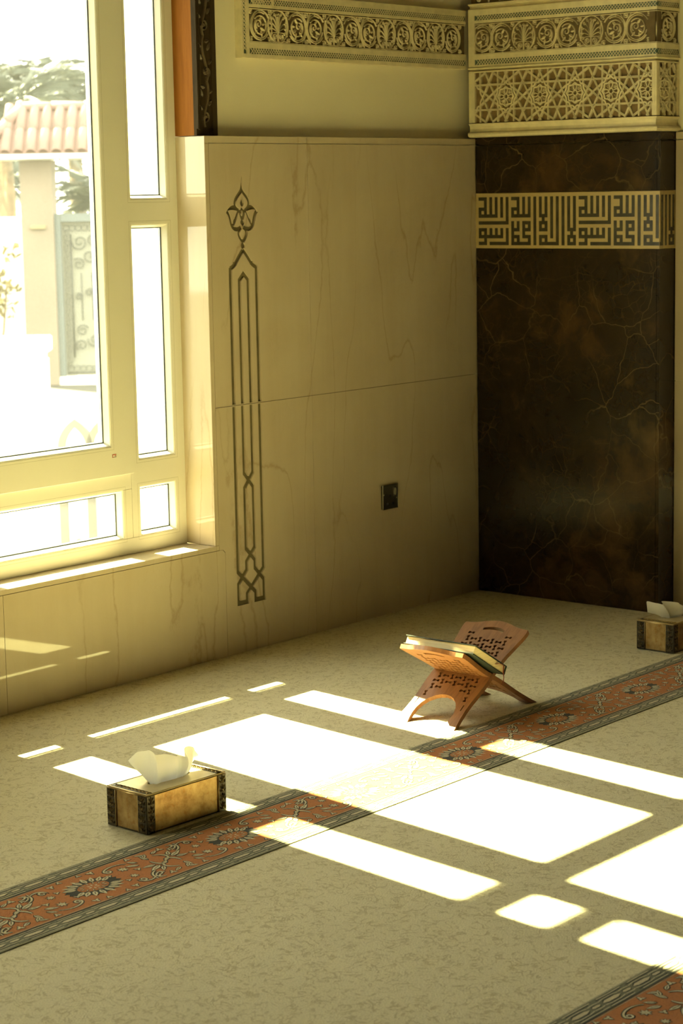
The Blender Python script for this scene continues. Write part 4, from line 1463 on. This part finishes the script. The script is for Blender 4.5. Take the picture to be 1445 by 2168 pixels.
# ------------------------------------------------------------------ tissue boxes
def tissue_box(loc, rot, label, sheet):
    """origin: near corner on the floor; x along the length, y along the depth (away)"""
    t = empty('tissue_box', loc, label=label, cat='tissue box', group='gilt tissue boxes on the carpet')
    t.rotation_euler = (0, 0, rot)
    L, Dp, H = 0.249, 0.131, 0.0925
    def part(name, mb, mat, smooth=False, par=None, **kw):
        o = link(name, mb.mesh(name, mat, smooth), par or t)
        return tag(o, **kw)
    b = MB()
    b.box(0.001, L - 0.001, 0.001, 0.004, 0.002, H - 0.003).box(0.001, L - 0.001, Dp - 0.004, Dp - 0.001, 0.002, H - 0.003)
    b.box(0.001, 0.004, 0.004, Dp - 0.004, 0.002, H - 0.003).box(L - 0.004, L - 0.001, 0.004, Dp - 0.004, 0.002, H - 0.003)
    part('body', b, GOLD)
    part('base_rim', MB().box(0, L, 0, Dp, 0.0008, 0.0035), ORNATE)
    # lid plate with oval slot
    oval = [(L * 0.53 + x_, Dp * 0.5 + y_) for x_, y_ in arc(0, 0, 0.066, 0.017, 0, 2 * pi * 23 / 24, 23)]
    top = plate([(0.002, 0.002), (L - 0.002, 0.002), (L - 0.002, Dp - 0.002), (0.002, Dp - 0.002)], [oval], H - 0.003, H, IDENT)
    part('lid', top, TOPM)
    part('slot_well', MB().box(L * 0.2, L * 0.84, Dp * 0.3, Dp * 0.7, H - 0.02, H - 0.016), BLACK)
    rm = MB()
    for h0, ww in ((H - 0.0005, 0.0016), (H - 0.0045, 0.0012)):
        e = 0.0008 if h0 > H - 0.002 else -0.0002
        rm.sweep([(e, e), (L - e, e), (L - e, Dp - e), (e, Dp - e)], ww, ROUND(0.0018), closed=True, h0=h0)
    part('lid_rim', rm, RIM, True)
    # ornate corner straps on the sides
    faces = ((PL((0, 0, 0), (1, 0, 0), (0, 0, 1), (0, -1, 0)), L, 0.0235), (PL((L, Dp, 0), (-1, 0, 0), (0, 0, 1), (0, 1, 0)), L, 0.0235),
             (PL((0, Dp, 0), (0, -1, 0), (0, 0, 1), (-1, 0, 0)), Dp, 0.0280), (PL((L, 0, 0), (0, 1, 0), (0, 0, 1), (1, 0, 0)), Dp, 0.0280))
    for pl, ln, sw in faces:
        for side in (0, 1):
            u0, u1 = (0.0, sw) if side == 0 else (ln - sw, ln)
            cs = MB().box(u0, u1, 0.001, H - 0.0045, -0.0005, 0.0018, pl)
            o_ = part('corner_strap', cs, ORNATE)
            re = MB()
            um = (u0 + u1) / 2
            for k in range(4):
                v = 0.006 + k * 0.0210
                for s in (-1, 1):
                    for (dv, aa, ll) in ((0.0, 0.95, 0.0125), (0.006, 0.65, 0.0125), (0.001, 1.45, 0.0105)):
                        re.leaf((um, v + dv), pi / 2 - s * aa, ll * sw / 0.0235, 0.0052, 0.0032, pl, 0.0017, 4)
                re.dome((um, v + 0.004), 0.0034, 0.0036, pl, 0.0017, 6)
                re.leaf((um, v + 0.006), pi / 2, 0.013, 0.006, 0.0036, pl, 0.0017, 4)
            part('leaf_relief', re, ORN_HI, False, o_)
            ed = MB().sweep([((u1 if side == 0 else u0), 0.003), ((u1 if side == 0 else u0), H - 0.005)], 0.0009, ROUND(0.0026), pl)
            part('strap_edge', ed, RIM, True, o_)
    # leafy bands across the lid ends
    TPp = PL((0, 0, H), (1, 0, 0), (0, 1, 0), (0, 0, 1))
    for u0 in (0.006, L - 0.022):
        lb = MB().box(u0, u0 + 0.016, 0.006, Dp - 0.006, 0.0002, 0.0010, TPp)
        o_ = part('lid_band', lb, ORNATE)
        re = MB()
        for k in range(9):
            v = 0.011 + k * 0.0125
            re.leaf((u0 + 0.002, v), 0.65, 0.0150, 0.0060, 0.0026, TPp, 0.001, 4)
            re.leaf((u0 + 0.002, v), -0.65, 0.0150, 0.0060, 0.0026, TPp, 0.001, 4)
        part('leaf_relief', re, RIM, False, o_)
    # the sheet standing in the slot: rows of [x, y, z] from the slot upward
    NV = 14
    vs, fs = [], []
    def interp(col, tt):
        k = tt * (len(col) - 1)
        i = min(int(k), len(col) - 2)
        f = k - i
        g = lambda j: Vector(col[max(0, min(len(col) - 1, j))])
        p0, p1, p2, p3 = g(i - 1), g(i), g(i + 1), g(i + 2)
        return 0.5 * ((2 * p1) + (p2 - p0) * f + (2 * p0 - 5 * p1 + 4 * p2 - p3) * f * f + (3 * p1 - p0 - 3 * p2 + p3) * f ** 3)
    cols = []
    NU = (len(sheet) - 1) * 6
    for iu in range(NU + 1):
        for iv in range(NV + 1):
            vs.append(0)
    rows = [[interp(c, iv / NV) for c in sheet] for iv in range(NV + 1)]
    for iv in range(NV + 1):
        for iu in range(NU + 1):
            p = interp([tuple(q) for q in rows[iv]], iu / NU)
            amp = 0.0014 * (iv / NV)
            p = p + Vector((0, amp * sin(iu * 0.75 + iv * 0.12), 0.0016 * sin(iu * 0.45) * (iv / NV)))
            vs[iv * (NU + 1) + iu] = tuple(p)
    for iv in range(NV):
        for iu in range(NU):
            a = iv * (NU + 1) + iu
            fs.append((a, a + 1, a + NU + 2, a + NU + 1))
    part('tissue', MB().add(vs, fs), TISSUE, True, label='white tissue pulled up out of the slot')
    return t


zt = 0.083
sheet1 = [  # columns along the slot; each from slot to free edge
    [(0.088, 0.080, zt), (0.068, 0.092, 0.112), (0.050, 0.100, 0.134), (0.038, 0.098, 0.148)],
    [(0.084, 0.074, zt), (0.066, 0.086, 0.118), (0.060, 0.094, 0.146), (0.060, 0.094, 0.163)],
    [(0.078, 0.064, zt), (0.071, 0.066, 0.122), (0.069, 0.070, 0.152), (0.070, 0.074, 0.170)],
    [(0.077, 0.060, zt), (0.071, 0.054, 0.122), (0.068, 0.050, 0.152), (0.070, 0.058, 0.170)],
    [(0.080, 0.052, zt), (0.076, 0.042, 0.118), (0.074, 0.040, 0.146), (0.076, 0.046, 0.164)],
    [(0.106, 0.056, zt), (0.104, 0.052, 0.112), (0.102, 0.050, 0.138), (0.104, 0.056, 0.155)],
    [(0.132, 0.058, zt), (0.134, 0.050, 0.108), (0.134, 0.046, 0.132), (0.136, 0.050, 0.148)],
    [(0.150, 0.062, zt), (0.156, 0.058, 0.106), (0.160, 0.058, 0.126), (0.163, 0.064, 0.139)],
    [(0.154, 0.054, zt), (0.164, 0.042, 0.104), (0.172, 0.040, 0.122), (0.176, 0.048, 0.136)],
    [(0.166, 0.064, zt), (0.180, 0.062, 0.104), (0.184, 0.066, 0.128), (0.186, 0.070, 0.152)],
    [(0.168, 0.058, zt), (0.188, 0.052, 0.102), (0.200, 0.056, 0.128), (0.206, 0.064, 0.150)],
    [(0.174, 0.066, zt), (0.194, 0.068, 0.100), (0.214, 0.072, 0.120), (0.226, 0.074, 0.138)],
    [(0.176, 0.066, zt), (0.198, 0.070, 0.100), (0.222, 0.076, 0.112), (0.240, 0.078, 0.120)],
]
tissue_box((-2.7830, -1.1080, 0.0016), radians(-2.2), 'gilt tissue box with upright white tissue in the sunlit foreground', sheet1)
sheet2 = [
    [(0.076, 0.074, zt), (0.066, 0.095, 0.098), (0.056, 0.112, 0.104), (0.050, 0.124, 0.107)],
    [(0.077, 0.072, zt), (0.062, 0.094, 0.108), (0.050, 0.112, 0.126), (0.042, 0.124, 0.142)],
    [(0.081, 0.068, zt), (0.064, 0.078, 0.112), (0.052, 0.086, 0.130), (0.046, 0.092, 0.142)],
    [(0.085, 0.060, zt), (0.069, 0.060, 0.109), (0.058, 0.064, 0.125), (0.050, 0.070, 0.137)],
    [(0.091, 0.064, zt), (0.080, 0.067, 0.114), (0.066, 0.073, 0.134), (0.058, 0.078, 0.148)],
    [(0.106, 0.060, zt), (0.096, 0.047, 0.112), (0.086, 0.041, 0.130), (0.080, 0.040, 0.143)],
    [(0.116, 0.056, zt), (0.106, 0.040, 0.107), (0.097, 0.032, 0.123), (0.090, 0.028, 0.136)],
    [(0.126, 0.062, zt), (0.116, 0.036, 0.104), (0.106, 0.020, 0.120), (0.100, 0.012, 0.134)],
    [(0.140, 0.066, zt), (0.136, 0.042, 0.099), (0.130, 0.020, 0.105), (0.126, 0.006, 0.113)],
]
tissue_box((-0.5045, -1.1080, 0.0016), radians(-0.6), 'gilt tissue box with slumped white tissue in the shade before the dark pillar', sheet2)

# ------------------------------------------------------------------ outside
GZ = -1.35
obj('ground', MB().box(-40, 80, 0.42, 90, GZ - 0.2, GZ), SAND, kind='structure', label='pale sunlit paving outside the window')
ob = MB().box(-6, 3, 0.302, 0.42, GZ, -0.005)
obj('wall_outer_plinth', ob, WHITEW, kind='structure')
# white wing of the same building, filling the narrow right lights
obj('wall_outer_wing', MB().bevbox(0.95, 1.25, 0.302, 2.84, GZ, 6.0, 0.01), WHITEW, kind='structure', label='white rendered wing of the building outside')
EYAW = radians(39.98) - pi / 2


def outside(name, loc, **kw):
    o = empty(name, loc, **kw)
    o.rotation_euler = (0, 0, EYAW)      # local x runs to the right across the view, y away
    return o


def opart(o, name, mb, mat, smooth=False, **kw):
    return tag(link(name, mb.mesh(name, mat, smooth), o), **kw)


# gate canopy: peach column carrying a tiled roof, iron gate beside it
gc = outside('gate_canopy', (14.92, 18.86, GZ), label='peach gate column carrying a hipped red tile roof', cat='gate')
opart(gc, 'column', MB().bevbox(-0.235, 0.235, 0.0, 0.47, 0.0, 3.30, 0.01), PEACH)
opart(gc, 'lamp_bracket', MB().bevbox(-0.10, 0.12, -0.05, 0.0, 2.30, 2.36, 0.01), YELLOW)
opart(gc, 'eave_board', MB().bevbox(-0.74, 2.6, -0.36, 0.95, 3.315, 3.385, 0.01), WHITEW)
ro = MB()
zr, ze = 4.05, 3.39
vs = [(-0.72, -0.36, ze), (2.6, -0.36, ze), (2.6, 0.95, ze), (-0.72, 0.95, ze), (-0.22, 0.29, zr), (2.1, 0.29, zr)]
ro.add(vs, [(0, 1, 5, 4), (1, 2, 5), (2, 3, 4, 5), (3, 0, 4), (3, 2, 1, 0)])
opart(gc, 'roof_deck', ro, TILE)
# tiles: barrel pieces laid in two courses on the front slope
tm = MB()
sl = Vector((0, 0.65, zr - ze))
Ls = sl.length / 2 * 1.10
seg = 6
vs, fs = [], []
for e, (yy, r_) in enumerate(((0.0, 0.078), (Ls, 0.066))):
    for k in range(seg + 1):
        a = pi * k / seg
        vs.append((-r_ * cos(a), yy, r_ * sin(a) * 0.8))
    for k in range(seg + 1):
        a = pi * k / seg
        vs.append((-(r_ - 0.016) * cos(a), yy, (r_ - 0.016) * sin(a) * 0.8))
n1 = seg + 1
for k in range(seg):
    fs.append((k, k + 1, 2 * n1 + k + 1, 2 * n1 + k))
    fs.append((k + 1, k, n1 + k, n1 + k + 1))
    fs.append((n1 + k + 1, n1 + k, 3 * n1 + k, 3 * n1 + k + 1))
TILEM = MB().add(vs, fs).mesh('roof_tile', TILE, True)
ang_s = atan2(sl.z, sl.y)
for i in range(16):
    for r in range(2):
        xx = -0.56 + i * 0.185 + 0.0
        y_ = -0.36 + 0.65 * r * 0.5
        zz = ze + (zr - ze) * r * 0.5
        tfrac = r * 0.5 + 0.25
        if xx < -0.72 + 0.5 * tfrac - 0.05 or xx > 2.6 - 0.5 * tfrac:
            continue
        o = bpy.data.objects.new('roof_tile', TILEM)
        COL.objects.link(o)
        o.parent = gc
        o.location = (xx, y_ - 0.02, zz + 0.02)
        o.rotation_euler = (ang_s, 0, 0)
for k in range(3):
    a = Vector((-0.76, -0.40, ze + 0.03)).lerp(Vector((-0.20, 0.29, zr + 0.03)), k / 3 - 0.02)
    b = Vector((-0.76, -0.40, ze + 0.03)).lerp(Vector((-0.20, 0.29, zr + 0.03)), (k + 1) / 3 + 0.02)
    opart(gc, 'hip_tile', MB().tube([a, b], [0.095, 0.075], 8), TILE, True)
for k in range(5):
    opart(gc, 'ridge_tile', MB().tube([(-0.24 + k * 0.48, 0.29, zr + 0.03), (0.27 + k * 0.48, 0.29, zr + 0.03)], [0.075, 0.062], 8), TILE, True)
opart(gc, 'finial', MB().dome((-0.22, 0.29), 0.09, 0.11, None, zr + 0.02), TILE, True)

# iron gate leaf
ig = outside('iron_gate', (15.24, 18.70, GZ), label='wrought iron scroll gate with pale backing beside the peach column', cat='gate')
opart(ig, 'jamb', MB().bevbox(-0.16, -0.005, -0.05, 0.10, 0.0, 2.52, 0.005), BLUEGREY)
opart(ig, 'lintel', MB().bevbox(0.0, 1.4, -0.05, 0.10, 2.40, 2.52, 0.005), BLUEGREY)
opart(ig, 'backing', MB().bevbox(0.0, 1.4, 0.04, 0.06, 0.14, 2.40, 0.005), CREAMB)
opart(ig, 'threshold', MB().bevbox(-0.16, 1.4, -0.10, 0.10, 0.0, 0.12, 0.005), WHITEW)
def iron(name, pts, r=0.011):
    return opart(ig, name, MB().tube([(p[0], 0.0, p[1]) for p in pts], r, 6), IRON, True)
iron('stile', [(0.13, 0.40), (0.13, 2.22)], 0.013)
iron('rail', [(0.02, 0.17), (1.38, 0.17)], 0.012)
for k in range(2):
    iron('bar', [(0.27 + k * 0.16, 0.95), (0.27 + k * 0.16, 1.65)], 0.008)
for (cx, cz, r0, a0, tn) in ((0.26, 2.10, 0.12, pi, 1.5), (0.40, 1.90, 0.11, 0.3, -1.3), (0.24, 1.78, 0.09, 2.4, -1.4), (0.46, 2.12, 0.09, 1.0, 1.3), (0.44, 0.66, 0.11, 3.0, 1.5),
                             (0.26, 0.80, 0.09, 0.4, 1.4), (0.50, 0.86, 0.08, 1.6, -1.3), (0.24, 0.58, 0.09, 4.0, -1.4), (0.38, 1.36, 0.06, 0.0, 1.3), (0.22, 1.30, 0.05, 2.0, -1.2)):
    iron('scroll', spiral(cx, cz, r0, 0.02, a0, tn, 22), 0.009)
for k in range(26):
    z = 0.30 + k * 0.078
    s = 1 if k % 2 else -1
    iron('border_curl', spiral(0.065, z, 0.048, 0.012, -pi / 2, s * 1.1, 12), 0.006)
for k in range(9):
    iron('border_ring', [(0.07 + k * 0.09 + 0.045 * cos(a * pi / 4), 0.235 + 0.045 * sin(a * pi / 4)) for a in range(9)], 0.006)
    iron('border_ring', [(0.07 + k * 0.09 + 0.045 * cos(a * pi / 4), 2.31 + 0.045 * sin(a * pi / 4)) for a in range(9)], 0.006)

# boundary wall and near gate post
bw = outside('boundary_wall', (15.9, 21.45, GZ), label='long white boundary wall behind the gate', cat='wall')
opart(bw, 'wall_body', MB().bevbox(-4.0, 0.9, 0.0, 0.25, 0.0, 2.40, 0.01), WHITEW)
opart(bw, 'coping', MB().bevbox(-4.0, 0.92, -0.03, 0.28, 2.40, 2.46, 0.01), WHITEW)
bu_ = outside('flowering_shrub', (15.55, 20.75, GZ), label='dry yellow flowering shrub in front of the boundary wall', cat='shrub')
bm2 = MB()
rg = random.Random(5)
for i in range(160):
    a, b = rg.uniform(0, 2 * pi), rg.uniform(0.2, 1.0)
    c = Vector((0.45 * b * cos(a), 0.3 * b * sin(a), rg.uniform(0.9, 2.0)))
    for _ in range(3):
        d1 = Vector((rg.uniform(-1, 1), rg.uniform(-1, 1), rg.uniform(-0.3, 1))) * 0.09
        d2 = Vector((rg.uniform(-1, 1), rg.uniform(-1, 1), rg.uniform(-1, 1))) * 0.05
        bm2.add([c, c + d1 + d2, c + d1 * 1.4, c + d1 - d2], [(0, 1, 2, 3)])
opart(bu_, 'foliage', bm2, FLOWER, kind='stuff')
st_ = MB()
for k in range(5):
    st_.tube([(0.02 * k - 0.04, 0, 0), (0.1 * k - 0.2, 0.02 * k, 0.7), (0.14 * k - 0.28, 0.03, 1.4)], 0.018, 5)
opart(bu_, 'stems', st_, TRUNK)
gp_ = outside('gate_post', (1.80, 4.93, GZ), label='thick white rendered gate post with moulded cap and arched niche', cat='post')
niche = [(-0.43 + 0.19 * cos(a), 1.25 + 0.27 * sin(a)) for a in [pi * k / 14 for k in range(15)]] + [(-0.62, 0.2), (-0.24, 0.2)]
PPL = PL((0, 0, 0), (1, 0, 0), (0, 0, 1), (0, -1, 0))
a_, b_ = plate([(-0.86, 0.0), (0.41, 0.0), (0.41, 1.83), (-0.86, 1.83)], [jit(niche)], -0.5, 0.0, PPL, depth=0.05)
opart(gp_, 'shaft', a_, WHITEW)
opart(gp_, 'niche_back', b_, YELLOW)
opart(gp_, 'cap', MB().bevbox(-0.88, 0.43, -0.02, 0.52, 1.87, 1.965, 0.01), WHITEW)
opart(gp_, 'cap_neck', MB().bevbox(-0.85, 0.40, -0.0, 0.50, 1.83, 1.87, 0.004), WHITEW)

# arched stone railing
ar = outside('arched_railing', (2.865, 5.185, GZ), label='grey stone railing of pointed arches on slim posts', cat='railing')
W2 = 0.0875
for k in range(5):
    cx = -0.0 + k * 2 * W2
    x0_, x1_ = cx - W2, cx + W2
    pts = bez((x0_, 1.235), (x0_, 1.30), (cx - 0.045, 1.355), (cx, 1.385), 8)
    pts2 = bez((cx, 1.385), (cx + 0.045, 1.355), (x1_, 1.30), (x1_, 1.235), 8)
    opart(ar, 'arch', MB().sweep(pts + pts2[1:], 0.021, [(-1, -0.03), (-1, 0.03), (1, 0.03), (1, -0.03), (-1, -0.03)], PPL), STONE)
    opart(ar, 'base_arch', MB().sweep([(x0_, 0.58), (cx, 0.64), (x1_, 0.58)], 0.020, [(-1, -0.03), (-1, 0.03), (1, 0.03), (1, -0.03), (-1, -0.03)], PPL), STONE)
for k in range(6):
    xx = -W2 + k * 2 * W2
    opart(ar, 'post', MB().bevbox(xx - 0.024, xx + 0.024, -0.03, 0.03, 0.0, 1.21, 0.003), STONE)
    opart(ar, 'post_cap', MB().bevbox(xx - 0.03, xx + 0.03, -0.036, 0.036, 1.21, 1.237, 0.003), YELLOW)


# palms
def frond_mesh(L, seedn):
    rg = random.Random(seedn)
    m = MB()
    spine = []
    for i in range(9):
        t = i / 8
        spine.append(Vector((L * (t - 0.12 * t * t), 0, L * (0.55 * t - 0.75 * t * t))))
    m.tube(spine, [0.022 * (1 - 0.8 * i / 8) for i in range(9)], 4)
    for i in range(44):
        t = 0.10 + 0.9 * i / 43
        k = t * 8
        j = min(int(k), 7)
        p = spine[j].lerp(spine[j + 1], k - j)
        d = (spine[j + 1] - spine[j]).normalized()
        ll = L * 0.30 * sin(pi * (0.12 + 0.80 * t)) + 0.05
        for s in (-1, 1):
            dr = (d * 0.75 + Vector((0, s * 0.85, 0)) + Vector((0, 0, rg.uniform(-0.35, 0.15)))).normalized()
            wv = d * 0.016
            m.add([p - wv, p + wv, p + dr * ll * 0.6 + wv * 0.8 - Vector((0, 0, 0.02)), p + dr * ll - Vector((0, 0, 0.08))], [(0, 1, 2, 3)])
    return m.mesh('frond', LEAF)


FR = [frond_mesh(2.1, 1), frond_mesh(1.8, 2)]
for (loc, h, label, sd_, sc_) in (((18.27, 23.39, GZ), 4.0, 'tall feathery palm tree at the left edge of the window view', 1, 1.0),
                                  ((23.22, 26.93, GZ), 4.3, 'palm tree rising right behind the red tile roof', 2, 1.0),
                                  ((19.62, 22.55, GZ), 2.6, 'low palm tree seen right of the gate column below the roof', 3, 0.62),
                                  ((21.05, 26.75, GZ), 3.0, 'low palm tree seen left of the gate column above the white wall', 5, 0.72),
                                  ((28.20, 33.58, GZ), 5.2, 'farthest palm tree with fronds above all others', 4, 1.0)):
    pt = outside('palm_tree', loc, label=label, cat='palm tree', group='palms beyond the gate')
    opart(pt, 'trunk', MB().tube([(0, 0, 0), (0.05, 0, h * 0.5), (0, 0, h)], [0.2, 0.16, 0.14], 9), TRUNK, True)
    rg = random.Random(sd_)
    for k in range(24):
        o = bpy.data.objects.new('frond', FR[k % 2])
        COL.objects.link(o)
        o.parent = pt
        o.location = (0, 0, h - 0.05 + 0.01 * (k % 5))
        o.scale = (sc_, sc_, sc_)
        o.rotation_euler = (rg.uniform(-0.2, 0.2), -radians(rg.uniform(-30, 48)), k * 2.39996 + rg.uniform(-0.2, 0.2))
